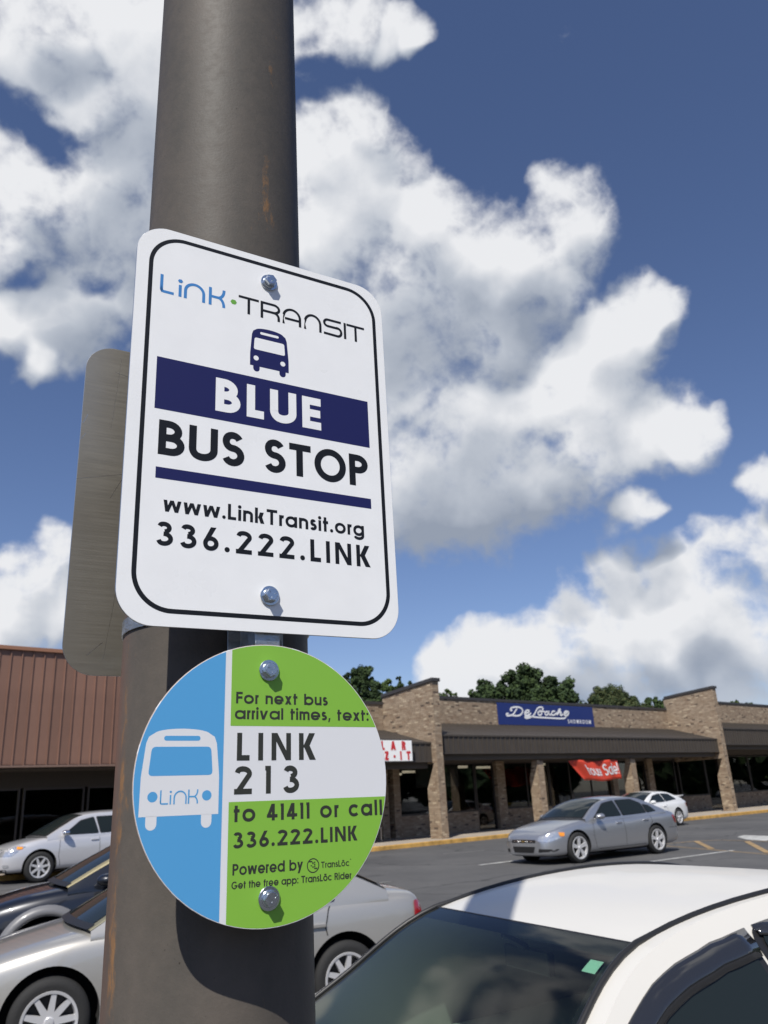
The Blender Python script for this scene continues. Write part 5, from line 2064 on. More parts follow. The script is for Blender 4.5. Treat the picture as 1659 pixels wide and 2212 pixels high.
for (rt_, S_) in ((n_root, nS), (g_root, gS)):
    q = MB()
    q.grid([[S_(t, -0.96 + 1.92 * k / 16) + Vector((0.012, 0, 0.010)) for k in range(17)] for t in (0.0, 0.06, 0.13)])
    q.build('cowl', M_TRIM, rt_, smooth=True)
sticker = mat('sticker_mint', (0.42, 0.66, 0.55), 0.6)

# white SUV at the kerb
M_WSUV = paint('paint_pearl', (0.60, 0.60, 0.62), 0.35, 0.3)
sv = dict(W=1.88, wb=2.74, r=0.365, fo=0.95, ro=1.08, paint=M_WSUV, clear=0.26, sub=1, arch=0.06,
          belt=[(-2.45, 1.12), (-1.5, 1.12), (-0.4, 1.07), (0.9, 1.02), (1.4, 0.97), (2.32, 0.78)],
          top=[(-2.45, 0.7), (-2.4, 1.0), (-2.3, 1.15), (-1.8, 1.16), (-1.4, 1.16), (0.0, 1.10), (1.05, 1.09), (1.5, 1.03), (1.95, 0.93), (2.22, 0.80), (2.32, 0.62)],
          E=[(1.22, 1.07), (0.75, 1.33), (0.25, 1.55), (-0.6, 1.62), (-1.6, 1.58), (-2.0, 1.38), (-2.32, 1.13)],
          windows=[[(0.80, 1.10), (0.32, 1.42), (-0.02, 1.50), (-0.12, 1.10)], [(-0.20, 1.10), (-0.12, 1.51), (-0.92, 1.51), (-1.10, 1.13)], [(-1.18, 1.14), (-1.02, 1.50), (-1.5, 1.46), (-1.85, 1.2)]],
          seams=[[(0.88, 1.04), (0.92, 0.6), (0.86, 0.36)], [(-0.16, 1.06), (-0.16, 0.36)], [(-1.14, 1.1), (-1.0, 0.7), (-0.92, 0.36)]],
          handles=[(-0.02, 0.94), (-1.0, 0.96)], mirror=(0.78, 1.15), spokes=7, rim=0.68, mirror_mat=M_CHROME,
          patches=[('headlight', 'side', [(2.24, 0.74), (1.98, 0.76), (1.72, 0.88), (1.90, 0.905), (2.20, 0.82)], M_LENS, 0.008, 0.03),
                   ('headlight', 'front2', [(0.48, 0.78), (0.48, 0.66), (0.80, 0.66), (0.84, 0.78)], M_LENS, 0.008, 0.03),
                   ('turn_lamp', 'side', [(1.80, 0.87), (1.82, 0.82), (1.95, 0.82), (1.93, 0.885)], M_AMBER, 0.014, 0.01),
                   ('fog_lamp', 'side', [(2.23, 0.47), (2.10, 0.47), (2.10, 0.40), (2.22, 0.40)], M_LENS, 0.010, 0.03),
                   ('grille', 'front', [(-0.42, 0.74), (-0.36, 0.56), (0.36, 0.56), (0.42, 0.74)], M_TRIM, 0.006, 0.03),
                   ('bumper_lower', 'front', [(-0.75, 0.36), (-0.7, 0.24), (0.7, 0.24), (0.75, 0.36)], M_TRIM, 0.006, 0.02),
                   ('tail_light', 'back2', [(0.50, 1.08), (0.50, 0.86), (0.84, 0.86), (0.84, 1.08)], M_REDL, 0.008, 0.03)])
make_car('parked_suv', (-8.86, 23.91, 0.235), 221, 'pearl white SUV parked at the kerb in front of the brown metal shop front', 'car', sv)

# near white sedan, lower right
M_WNEAR = mat('paint_cream_white', (0.615, 0.60, 0.56), 0.5, coat=0.22)
M_SCR = glassmat('windshield_glass', (0.58, 0.70, 0.64), 0.06, 0.95)
nw = dict(W=1.71, wb=2.62, r=0.315, fo=0.95, ro=1.0, paint=M_WNEAR, clear=0.19, sub=2, open_screen=True, scrown=0.010, tumble=0.35, tk=0.30, crown=0.006, bow=0.05, apillar=0.91,
          belt=[(-2.3, 0.96), (-1.5, 0.97), (-0.4, 0.94), (0.9, 0.90), (1.3, 0.87), (2.26, 0.66)],
          top=[(-2.31, 0.55), (-2.26, 0.84), (-2.1, 1.0), (-1.8, 1.03), (-1.35, 1.03), (0.0, 0.97), (1.0, 0.96), (1.5, 0.90), (1.9, 0.80), (2.16, 0.68), (2.26, 0.52)],
          E=[(0.93, 0.945), (0.585, 1.158), (0.228, 1.368), (-0.40, 1.452), (-1.00, 1.41), (-1.42, 1.23), (-1.80, 1.02)],
          windows=[[(0.66, 0.965), (0.37, 1.20), (0.16, 1.305), (-0.06, 1.365), (-0.14, 0.97)], [(-0.20, 0.97), (-0.12, 1.375), (-0.78, 1.365), (-1.10, 1.20), (-1.16, 0.99)]],
          seams=[[(0.76, 0.90), (0.80, 0.5), (0.72, 0.27)], [(-0.24, 0.93), (-0.24, 0.27)], [(-1.2, 0.96), (-1.0, 0.60), (-0.9, 0.27)]],
          handles=[(-0.08, 0.80), (-0.98, 0.80)], mirror=(0.56, 1.0), spokes=7, rim=0.66,
          patches=[('headlight', 'front2', [(0.42, 0.62), (0.42, 0.52), (0.76, 0.51), (0.80, 0.61)], M_LENS, 0.008, 0.03),
                   ('grille', 'front', [(-0.33, 0.60), (-0.33, 0.51), (0.33, 0.51), (0.33, 0.60)], M_TRIM, 0.006, 0.02),
                   ('tail_light', 'back2', [(0.45, 0.88), (0.45, 0.68), (0.80, 0.68), (0.80, 0.88)], M_REDL, 0.008, 0.03)])
w_root, wB, wC, wS, wY = make_car('near_white_car', (0.565, 2.915, 0.0), 206.0, 'cream white sedan close by at lower right, seen over its roof and windshield', 'car', nw)
A = 0.91
# windshield glass with black painted border
q = MB()
q.grid([[wS(t / 8, -A + 2 * A * k / 20) + Vector((0.006, 0, 0.004)) for k in range(21)] for t in range(0, 17)])
q.build('windshield', M_SCR, w_root, smooth=True)
q = MB()
up_ = Vector((0.003, 0, 0.001))
for (v0, v1) in ((-A, -A + 0.055), (A - 0.055, A)):
    q.grid([[wS(t / 8, v) + up_ for v in (v0, (v0 + v1) / 2, v1)] for t in range(0, 17)])
q.grid([[wS(t, -A + 2 * A * k / 20) + up_ for k in range(21)] for t in (1.86, 1.93, 2.0)])
q.grid([[wS(t, -A + 2 * A * k / 20) + up_ for k in range(21)] for t in (0.0, 0.08, 0.16)])
q.build('screen_border', M_TRIM, w_root, smooth=True)
q = MB()
for s in (-1, 1):
    q.tube([wS(t / 8, s * (A + 0.002)) + Vector((0.006, 0, 0.006)) for t in range(0, 17)] + [wS(2.1 + t / 8, s * (A + 0.002 + 0.035 * min(1, t / 5))) + Vector((0, 0, 0.003)) for t in range(0, 22)], 0.0085, 8)
q.tube([wS(2.0, -A + 2 * A * k / 20) + Vector((0.004, 0, 0.000)) for k in range(21)], 0.006, 8)
q.build('drip_moulding', M_TRIM, w_root, smooth=True)
# rain guards over the side glass
for s in (-1, 1):
    for (xa, xb, nn_) in ((0.66, -0.09, 16), (-0.12, -1.12, 16)):
        q = MB()
        rws = []
        for k in range(nn_ + 1):
            x = xa + (xb - xa) * k / nn_
            # upper edge follows the roof line
            tt = min((abs(catmull(nw['E'], j / 40)[0] - x), j / 40) for j in range(0, 241))[1]
            ze = catmull(nw['E'], tt)[1]
            z_hi = ze - 0.045
            z_lo = ze - 0.045 - 0.062 * min(1, 0.35 + 1.2 * min(k, nn_ - k + 3) / nn_ * 3)
            z_lo = max(z_lo, 0.955)
            rws.append([Vector((x, s * (wY(x, z_hi) + 0.004), z_hi)), Vector((x, s * (wY(x, z_hi) + 0.015), z_hi - 0.012)), Vector((x, s * (wY(x, (z_hi + z_lo) / 2) + 0.018), (z_hi + z_lo) / 2)), Vector((x, s * (wY(x, z_lo) + 0.015), z_lo))])
        q.grid(rws)
        o = q.build('rain_guard', mat('guard_smoke', (0.02, 0.021, 0.024), 0.08, coat=1.0) if s < 2 else None, w_root, smooth=True)
        sd = o.modifiers.new('t', 'SOLIDIFY')
        sd.thickness = 0.003
# registration sticker inside the windshield
q = MB()
q.grid([[wS(1.70 + 0.105 * a, 0.765 + 0.078 * b) + Vector((0.0045, 0, 0.0015)) for b in (0, .5, 1)] for a in (0, .5, 1)])
q.build('sticker', sticker, w_root)
# cabin
M_CLOTH = mat('seat_cloth', (0.17, 0.165, 0.15), 0.95)
M_DASH = mat('dash_plastic', (0.10, 0.10, 0.095), 0.7)
q = MB()
q.prism([(1.06, -0.70, 0.90), (0.98, -0.70, 0.95), (0.62, -0.70, 0.96), (0.50, -0.70, 0.90), (0.50, -0.70, 0.6), (1.0, -0.70, 0.6)], (0, 1.40, 0))
bevel(q.build('dashboard', M_DASH, w_root, fix=True), 0.02)
for y in (-0.36, 0.36):
    q = MB()
    q.box((-0.35, y - 0.24, 0.34), (0.20, y + 0.24, 0.52))
    q.prism([(-0.30, y - 0.23, 0.50), (-0.46, y - 0.22, 1.08), (-0.56, y - 0.22, 1.08), (-0.44, y - 0.23, 0.50)], (0, 0.45, 0))
    q.box((-0.565, y - 0.12, 1.11), (-0.48, y + 0.12, 1.27))
    q.box((-0.53, y - 0.05, 1.07), (-0.515, y + 0.05, 1.12))
    bevel(q.build('seat', M_CLOTH, w_root, fix=True), 0.035, 3)
q = MB()
q.box((-1.30, -0.62, 0.36), (-0.85, 0.62, 0.52))
q.prism([(-1.22, -0.62, 0.5), (-1.42, -0.62, 1.02), (-1.54, -0.62, 1.02), (-1.36, -0.62, 0.5)], (0, 1.24, 0))
bevel(q.build('rear_seat', M_CLOTH, w_root, fix=True), 0.03, 3)
q = MB()
c0 = Vector((0.42, 0.36, 0.90))
ring = []
for k in range(25):
    a = 2 * math.pi * k / 24
    ring.append(c0 + Vector((-0.075 * math.sin(a) * 0 - 0.07 * math.sin(a), 0.185 * math.cos(a), 0.165 * math.sin(a))))
q.tube(ring, 0.014, 8)
q.tube([c0 + Vector((0.0, -0.18, 0)), c0 + Vector((0.03, 0, 0)), c0 + Vector((0, 0.18, 0))], 0.016, 8)
q.build('steering_wheel', M_TRIM, w_root, smooth=True)
q = MB()
q.box((0.20, -0.12, 1.235), (0.225, 0.12, 1.30))
q.tube([(0.215, 0, 1.30), (0.30, 0, 1.345)], 0.012)
bevel(q.build('rear_view_mirror', M_TRIM, w_root, fix=True), 0.012)
q = MB()
q.grid([[wS(2.0 + 0.1 * t, -0.99 + 1.98 * k / 16) + Vector((0, 0, -0.03)) for k in range(17)] for t in range(0, 20)])
for s in (-1, 1):
    q.grid([[wS(0.2 + 0.2 * t, s * v) + Vector((0, -s * 0.035, -0.004)) for v in (1.02, 1.3, 1.6, 2.0)] for t in range(0, 28)])
q.build('headlining', mat('headlining', (0.30, 0.29, 0.26), 0.95), w_root, smooth=True)

# ------------------------------------------------------------ steel pole
def pole_mat():
    m = mat('weathered_steel', (0.155, 0.135, 0.115), 0.50, spec=0.18)
    nt = m.node_tree
    b = nt.nodes['Principled BSDF']
    t = nt.nodes.new('ShaderNodeTexCoord')
    mp = nt.nodes.new('ShaderNodeMapping')
    mp.inputs['Scale'].default_value = (1, 1, 0.35)
    nt.links.new(t.outputs['Object'], mp.inputs['Vector'])

    def noise(scale, det, src, rough=0.6):
        n = nt.nodes.new('ShaderNodeTexNoise')
        n.inputs['Scale'].default_value = scale
        n.inputs['Detail'].default_value = det
        n.inputs['Roughness'].default_value = rough
        nt.links.new(src, n.inputs['Vector'])
        return n.outputs['Fac']
    big = noise(9, 8, mp.outputs[0])
    fine_ = noise(70, 6, t.outputs['Object'])
    speck = noise(260, 3, t.outputs['Object'])
    base = nt.nodes.new('ShaderNodeValToRGB')
    cr_ = base.color_ramp
    cr_.elements[0].position = 0.30
    cr_.elements[0].color = (0.070, 0.066, 0.059, 1)
    cr_.elements[1].position = 0.72
    cr_.elements[1].color = (0.125, 0.107, 0.091, 1)
    nt.links.new(mathn(nt, 'MULTIPLY_ADD', big, 0.75, mathn(nt, 'MULTIPLY', fine_, 0.25)), base.inputs[0])
    # rust: along a streak each side, and in patches
    sp = nt.nodes.new('ShaderNodeSeparateXYZ')
    nt.links.new(t.outputs['Object'], sp.inputs[0])
    ang = mathn(nt, 'ARCTAN2', sp.outputs[1], sp.outputs[0])

    def band(a0, wd):
        d = mathn(nt, 'ABSOLUTE', mathn(nt, 'SUBTRACT', ang, a0))
        return maprange(nt, d, 0.0, wd, 1.0, 0.0)
    left = band(-2.439, 0.22)
    left2 = band(-2.818, 0.50)
    right = band(-0.721, 0.26)
    rz_hi = maprange(nt, sp.outputs[2], 2.30, 2.50)
    rz_lo = maprange(nt, sp.outputs[2], 2.1, 1.8)
    patch = mathn(nt, 'MULTIPLY', band(-0.846, 0.30), maprange(nt, mathn(nt, 'ABSOLUTE', mathn(nt, 'SUBTRACT', sp.outputs[2], 2.492)), 0.0, 0.10, 1.0, 0.0))
    rn = noise(48, 10, mp.outputs[0], 0.78)
    streak = mathn(nt, 'ADD', mathn(nt, 'MULTIPLY', left, mathn(nt, 'MULTIPLY', rz_lo, 0.17)), mathn(nt, 'MULTIPLY', right, mathn(nt, 'MULTIPLY', rz_hi, 0.055)))
    streak = mathn(nt, 'ADD', streak, mathn(nt, 'MULTIPLY', patch, 0.11))
    rust = maprange(nt, mathn(nt, 'ADD', rn, streak), 0.62, 0.78)
    mx_ = nt.nodes.new('ShaderNodeMix')
    mx_.data_type = 'RGBA'
    mx_.inputs[7].default_value = (0.30, 0.155, 0.060, 1)
    nt.links.new(mathn(nt, 'MULTIPLY', rust, 0.75), mx_.inputs['Factor'])
    nt.links.new(base.outputs[0], mx_.inputs[6])
    # reddish oxide wash on the left flank
    m2_ = nt.nodes.new('ShaderNodeMix')
    m2_.data_type = 'RGBA'
    m2_.inputs[7].default_value = (0.20, 0.108, 0.078, 1)
    wash = mathn(nt, 'MULTIPLY', mathn(nt, 'MULTIPLY', left2, rz_lo), maprange(nt, big, 0.35, 0.65, 0.25, 0.9))
    nt.links.new(wash, m2_.inputs['Factor'])
    nt.links.new(mx_.outputs[2], m2_.inputs[6])
    # small dark pits
    m3_ = nt.nodes.new('ShaderNodeMix')
    m3_.data_type = 'RGBA'
    m3_.inputs[7].default_value = (0.03, 0.026, 0.022, 1)
    nt.links.new(maprange(nt, speck, 0.70, 0.76, 0, 0.8), m3_.inputs['Factor'])
    nt.links.new(m2_.outputs[2], m3_.inputs[6])
    nt.links.new(m3_.outputs[2], b.inputs['Base Color'])
    nt.links.new(maprange(nt, mathn(nt, 'ADD', rust, fine_), 0.3, 1.4, 0.55, 0.85), b.inputs['Roughness'])
    bp = nt.nodes.new('ShaderNodeBump')
    bp.inputs['Strength'].default_value = 0.12
    bp.inputs['Distance'].default_value = 0.002
    nt.links.new(mathn(nt, 'MULTIPLY_ADD', rust, 0.8, mathn(nt, 'ADD', fine_, speck)), bp.inputs['Height'])
    nt.links.new(bp.outputs[0], b.inputs['Normal'])
    return m


PX, PY = -0.204, 0.940
pl_ = empty('light_pole', (PX, PY, 0), 0, 'thick weathered brown steel pole with rust streaks, the signs bolted to it', 'pole')
q = MB()
q.lathe([(0.109, -0.05), (0.1083, 0.4), (0.1065, 1.7), (0.1045, 2.3), (0.1005, 3.2), (0.092, 5.2), (0.078, 8.5)], 128, 'z')
q.poly([(0.078 * math.cos(2 * math.pi * k / 128), 0.078 * math.sin(2 * math.pi * k / 128), 8.5) for k in range(128)])
q.build('shaft', pole_mat(), pl_, smooth=True, angle=40)
q = MB()
q.prism([(0.17 * math.cos(R(45 + 90 * k)), 0.17 * math.sin(R(45 + 90 * k)), 0.0) for k in range(4)], (0, 0, 0.03))
q.build('base_plate', M_ALU, pl_, fix=True)
q = MB()
for k in range(4):
    q.lathe([(0.001, 0.075), (0.018, 0.075), (0.018, 0.03)], 6, 'z', 0, (0.14 * math.cos(R(45 + 90 * k)) * 0.95, 0.14 * math.sin(R(45 + 90 * k)) * 0.95, 0))
q.build('anchor_nuts', M_ALU, pl_)
q = MB()
q.tube([(0, 0, 8.4), (-0.5, -0.1, 8.65), (-1.5, -0.3, 8.75)], 0.04, 10)
q.build('lamp_arm', M_FRAME, pl_)
q = MB()
q.prism([(-1.4, -0.42, 8.68), (-2.1, -0.56, 8.70), (-2.15, -0.30, 8.70), (-1.45, -0.16, 8.68)], (0, 0, 0.14))
q.build('lamp_head', M_FRAME, pl_, fix=True)

# ------------------------------------------------------------ the signs
SY = R(30.61)
SX = Vector((math.cos(SY), math.sin(SY), 0))
SN = Vector((math.sin(SY), -math.cos(SY), 0))
S0 = Vector((-0.257, 0.733, 1.917))          # lower left corner of the tall plate, front face


def sp_(u, v, zz=0.0):
    """sign coordinates in mm (u right, v up, zz towards the viewer) relative to the sign root"""
    return Vector((u / 1000, -zz / 1000, v / 1000))


M_PLW = mat('sign_white', (0.84, 0.845, 0.84), 0.28, coat=0.3, noise=0.018, nscale=30)
_nt = M_PLW.node_tree
_b = _nt.nodes['Principled BSDF']
_t = _nt.nodes.new('ShaderNodeTexCoord')
_n = noise_n(_nt, _t.outputs['Object'], 260, 3, 0.6)
_n2 = noise_n(_nt, _t.outputs['Object'], 7, 5, 0.6)
_sp = maprange(_nt, mathn(_nt, 'MULTIPLY_ADD', _n2, 0.25, _n), 0.86, 0.93, 0, 0.45)
_mm = _nt.nodes.new('ShaderNodeMix')
_mm.data_type = 'RGBA'
_mm.inputs[7].default_value = (0.45, 0.36, 0.28, 1)
_src = _b.inputs['Base Color'].links[0].from_socket
_nt.links.new(_sp, _mm.inputs['Factor'])
_nt.links.new(_src, _mm.inputs[6])
_nt.links.new(_mm.outputs[2], _b.inputs['Base Color'])
_nt.links.new(maprange(_nt, _n2, 0.3, 0.7, 0.22, 0.42), _b.inputs['Roughness'])
M_INK = mat('ink_black', (0.009, 0.010, 0.012), 0.4, spec=0.3)
M_INKN = mat('ink_navy', (0.014, 0.016, 0.088), 0.4, spec=0.3)
M_INKB = mat('ink_blue', (0.055, 0.22, 0.52), 0.35)
M_INKG = mat('ink_green', (0.14, 0.37, 0.055), 0.35)
M_BOLT = mat('zinc_bolt', (0.58, 0.62, 0.66), 0.24, metal=1.0, noise=0.08, nscale=200)
M_GALV = mat('galvanised', (0.42, 0.44, 0.45), 0.38, metal=0.85, noise=0.25, nscale=50, rvar=0.12, bump=0.2, bscale=120)


def alu_back():
    m = mat('bare_aluminium', (0.40, 0.375, 0.33), 0.42, metal=0.9)
    nt = m.node_tree
    b = nt.nodes['Principled BSDF']
    t = nt.nodes.new('ShaderNodeTexCoord')
    mp = nt.nodes.new('ShaderNodeMapping')
    mp.inputs['Scale'].default_value = (2, 2, 90)
    nt.links.new(t.outputs['Object'], mp.inputs['Vector'])
    n = nt.nodes.new('ShaderNodeTexNoise')
    n.inputs['Scale'].default_value = 6
    n.inputs['Detail'].default_value = 6
    nt.links.new(mp.outputs[0], n.inputs['Vector'])
    n2 = nt.nodes.new('ShaderNodeTexNoise')
    n2.inputs['Scale'].default_value = 7
    n2.inputs['Detail'].default_value = 7
    nt.links.new(t.outputs['Object'], n2.inputs['Vector'])
    nt.links.new(maprange(nt, n.outputs['Fac'], 0.3, 0.7, 0.33, 0.39), b.inputs['Roughness'])
    r = nt.nodes.new('ShaderNodeValToRGB')
    r.color_ramp.elements[0].position = 0.3
    r.color_ramp.elements[1].position = 0.75
    r.color_ramp.elements[0].color = (0.32, 0.29, 0.235, 1)
    r.color_ramp.elements[1].color = (0.45, 0.42, 0.355, 1)
    nt.links.new(mathn(nt, 'MULTIPLY_ADD', n.outputs['Fac'], 0.12, mathn(nt, 'MULTIPLY', n2.outputs['Fac'], 0.88)), r.inputs[0])
    nt.links.new(r.outputs[0], b.inputs['Base Color'])
    return m


M_ALB = alu_back()
M_ALB.node_tree.nodes['Principled BSDF'].inputs['Metallic'].default_value = 0.8


def rrect(x0, y0, x1, y1, r, n=12):
    return (arc(x1 - r, y1 - r, r, r, 0, 90, n) + arc(x0 + r, y1 - r, r, r, 90, 180, n) + arc(x0 + r, y0 + r, r, r, 180, 270, n) + arc(x1 - r, y0 + r, r, r, 270, 360, n))


def plate(root, outline, thick, mf, me_, name='plate'):
    q = MB()
    n = len(outline)
    i = len(q.v)
    q.poly([sp_(u, v, 0) for u, v in outline], 0)
    q.poly([sp_(u, v, -thick) for u, v in reversed(outline)], 1)
    for k in range(n):
        a, b = outline[k], outline[(k + 1) % n]
        q.poly([sp_(*b, 0), sp_(*a, 0), sp_(*a, -thick), sp_(*b, -thick)], 1)
    o = q.build(name, [mf, me_], root)
    fixnormals(o.data)
    return bevel(o, 0.0004, 1)


def fill(root, name, polys, mt, z):
    q = MB()
    for p in polys:
        q.poly([sp_(u, v, z) for u, v in p])
    o = q.build(name, mt, root)
    return o


def bolt(root, u, v, rot=0.0):
    c = sp_(u, v, 0)
    q = MB()
    R1 = 0.0105
    q.lathe([(0.004, -0.0003), (R1 - 0.0006, -0.0003), (R1, -0.001), (R1, -0.0018), (R1 - 0.0004, -0.0022), (0.0045, -0.0024)], 40, 'y', 0, c)
    wsh = q.build('bolt_washer', M_BOLT, root, smooth=True, angle=35)
    fixnormals(wsh.data, 35)
    q = MB()
    q.lathe([(0.0078, -0.0022), (0.0074, -0.0034), (0.0060, -0.0036)], 32, 'y', 0, c)
    hexp = [(c.x + 0.0073 * math.cos(R(rot + 60 * k)), c.z + 0.0073 * math.sin(R(rot + 60 * k))) for k in range(6)]
    q.prism([(x, c.y - 0.0034, z) for x, z in hexp], (0, -0.0055, 0))
    q.lathe([(0.0061, -0.0088), (0.0058, -0.0091), (0.0001, -0.0091)], 32, 'y', 0, c)
    # raised grade marks
    for k in range(3):
        a = R(rot + 120 * k + 15)
        x, z = c.x + 0.0036 * math.cos(a), c.z + 0.0036 * math.sin(a)
        d = Vector((math.cos(a), 0, math.sin(a)))
        n_ = Vector((-d.z, 0, d.x))
        p = Vector((x, c.y - 0.0091, z))
        q.prism([p - d * 0.0013 - n_ * 0.0002, p + d * 0.0013 - n_ * 0.0002, p + d * 0.0013 + n_ * 0.0002, p - d * 0.0013 + n_ * 0.0002], (0, -0.0004, 0))
    h = q.build('bolt_head', M_BOLT, wsh, smooth=True, angle=25)
    fixnormals(h.data, 25)
    bevel(h, 0.0003, 1)


def mark(root, name, mt, z=0.10):
    """context: collects print on the sign"""
    q = MB()
    return q


bs = empty('bus_stop_sign', S0, SY, 'tall white rounded sign reading BLUE BUS STOP bolted to the pole', 'sign')
plate(bs, rrect(0.5, 0.0, 311.0, 457.5, 36), 2.2, M_PLW, M_ALU)
q = MB()
bo = rrect(16.6, 15.6, 298.3, 446.2, 38, 16)
ribbon(q, bo + [bo[0]], 4.7, lambda u, v, z: sp_(u, v, 0.10 + z))
q.build('border', M_INK, bs)
L0 = lambda u, v, z: sp_(u, v, 0.12 + z * 1000)
# logo
lw = 0.112
def logo(root, name, mt, items, cap, yb, z0=0.12, wv=lw, T=None, xs=1.0):
    q = MB()
    k = 0
    for ch, x, wfac in items:
        a, S_, Pg = logo_glyph(ch, wv)
        for p in S_:
            ribbon(q, [(pp[0] * wfac, pp[1]) for pp in p], wv, lambda u, v, z: (T or (lambda a_, b_, c_: sp_(a_, b_, c_)))(x + u * cap, yb + v * cap, z0 + (k % 4) * 0.02))
            k += 1
        for p in Pg:
            q.poly([(T or (lambda a_, b_, c_: sp_(a_, b_, c_)))(x + (u) * cap, yb + v * cap, z0 + 0.09) for u, v in p])
    return q.build(name, mt, root)


logo(bs, 'logo_lettering', M_INKB, [('L', 27.5, 1.0), ('i', 48.2, 1.0), ('n', 54.2, 1.0), ('K', 82.7, 1.0)], 23.4, 371.8, wv=0.145)
logo(bs, 'logo_lettering', M_INK, [('T', 118.2, 1.0), ('R', 145.2, 1.0), ('A', 172.7, 1.0), ('N', 200.6, 1.0), ('S', 227.0, 1.0), ('I', 254.6, 1.0), ('T', 258.7, 1.0)], 23.0, 371.9, wv=0.140)
fill(bs, 'logo_dot', [[(112.2 + 3.9 * math.cos(R(60 * k)), 383.3 + 3.5 * math.sin(R(60 * k))) for k in range(6)]], M_INKG, 0.12)


def bus_icon(root, mt_body, mt_hole, T, b, z0):
    """b: dict of the icon's measures in mm"""
    q = MB()
    cx = b['cx']
    body = [(cx - b['w0'], b['y0']), (cx + b['w0'], b['y0']), (cx + b['w0'] * 0.995, b['ym']), (cx + b['w1'], b['ys'])]
    body += [(cx + b['w1'] * 0.93, b['ys'] + (b['yt'] - b['ys']) * 0.45)]
    body += [(cx + b['w1'] * math.cos(a) * 0.80, b['ys'] + (b['yt'] - b['ys']) * (0.60 + 0.40 * math.sin(a))) for a in [R(10 + 160 * k / 14) for k in range(15)]]
    body += [(cx - b['w1'] * 0.93, b['ys'] + (b['yt'] - b['ys']) * 0.45), (cx - b['w1'], b['ys']), (cx - b['w0'] * 0.995, b['ym'])]
    q.poly([T(u, v, z0) for u, v in body])
    for s in (-1, 1):
        c = cx + s * b['fx']
        foot = [(c - b['fw'], b['y0'] + 0.3), (c - b['fw'], b['yf'] + b['fw'])] + arc(c, b['yf'] + b['fw'], b['fw'], b['fw'], 180, 360, 8) + [(c + b['fw'], b['y0'] + 0.3)]
        q.poly([T(u, v, z0) for u, v in reversed(foot)][::-1])
    q.build('bus_symbol', mt_body, root)
    q = MB()
    wp = rounded([(cx - b['wb_'], b['wy0']), (cx + b['wb_'], b['wy0']), (cx + b['wt_'], b['wy1']), (cx - b['wt_'], b['wy1'])], b['wr'])
    q.poly([T(u, v, z0 + 0.05) for u, v in wp])
    sl_ = rrect(cx - b['sw'], b['sy'] - b['sh'], cx + b['sw'], b['sy'] + b['sh'], b['sh'] * 0.98, 6)
    q.poly([T(u, v, z0 + 0.05) for u, v in sl_])
    for s in (-1, 1):
        q.poly([T(u, v, z0 + 0.05) for u, v in arc(cx + s * b['hx'], b['hy'], b['hr'], b['hr'], 0, 345, 23)])
    q.build('bus_symbol_openings', mt_hole, root)


bus_icon(bs, M_INKN, M_PLW, sp_, dict(cx=156.3, w0=23.8, y0=306.0, ym=322, w1=21.6, ys=347, yt=357.5, fx=16.0, fw=3.9, yf=299.0, wb_=19.3, wy0=327.6, wt_=18.3, wy1=343.2, wr=2.5, sw=11.5, sy=350.5, sh=1.6, hx=16.4, hy=316.3, hr=3.1), 0.12)
fill(bs, 'colour_bar', [[(28.2, 229.5), (283.5, 229.5), (283.5, 291.0), (28.2, 291.0)]], M_INKN, 0.12)
fill(bs, 'colour_bar', [[(32.6, 151.8), (281.8, 151.8), (281.8, 164.1), (32.6, 164.1)]], M_INKN, 0.12)
LP_ = []
write(None, 'BLUE', 93.3, 220.8, 240.0, 40.5, 0.24, lambda u, v, z: sp_(u, v, 0.20 + z * 1000), parts=LP_)
for k_ in LP_:
    k_.build('letter', M_PLW, bs)
LP_ = []
write(None, 'BUS STOP', 33.8, 279.6, 178.2, 39.3, 0.205, L0, space=0.36, parts=LP_)
write(None, '336.222.LINK', 36.2, 277.9, 81.0, 25.0, 0.19, L0, parts=LP_)
for k_ in LP_:
    k_.build('letter', M_INK, bs)
q = MB()
write(q, 'www.LinkTransit.org', 42.0, 270.7, 116.9, 17.3, 0.19, L0, gf=lambda c, w_: glyph(c, w_, 0.72, 1.0), trmax=0.125)
q.build('lettering', M_INK, bs)
bolt(bs, 155.4, 422.2, 10)
bolt(bs, 155.4, 38.5, 0)

# round sign
RC = S0 + SX * 0.1552 + Vector((0, 0, -0.1414))
rs = empty('round_info_sign', RC, SY, 'round blue and green sign with white bus symbol below the tall sign', 'sign')
RT = R(-0.6)


def rp(u, v, zz=0.0):
    c, s = math.cos(RT), math.sin(RT)
    return Vector(((u * c - v * s) / 1000, -zz / 1000, (u * s + v * c) / 1000))


RD = 129.2
M_RW = mat('sticker_white', (0.70, 0.71, 0.73), 0.45)
M_RB = mat('sticker_blue', (0.082, 0.330, 0.63), 0.45)
M_RG = mat('sticker_green', (0.215, 0.455, 0.050), 0.45)
plate(rs, arc(0, 0, RD, RD, 0, 356.25, 95), 1.8, M_RW, mat('disc_edge', (0.42, 0.33, 0.28), 0.5))


def circ_poly(cond):
    """disc clipped by half planes [(a, b, c)] keeping a*x + b*y <= c"""
    p = arc(0, 0, RD - 0.9, RD - 0.9, 0, 357.5, 143)
    for (a, b, c) in cond:
        p = clip(p, a, b, c)
    return p


def rfill(name, p, mt, z):
    q = MB()
    q.poly([rp(u, v, z) for u, v in p])
    return q.build(name, mt, rs)


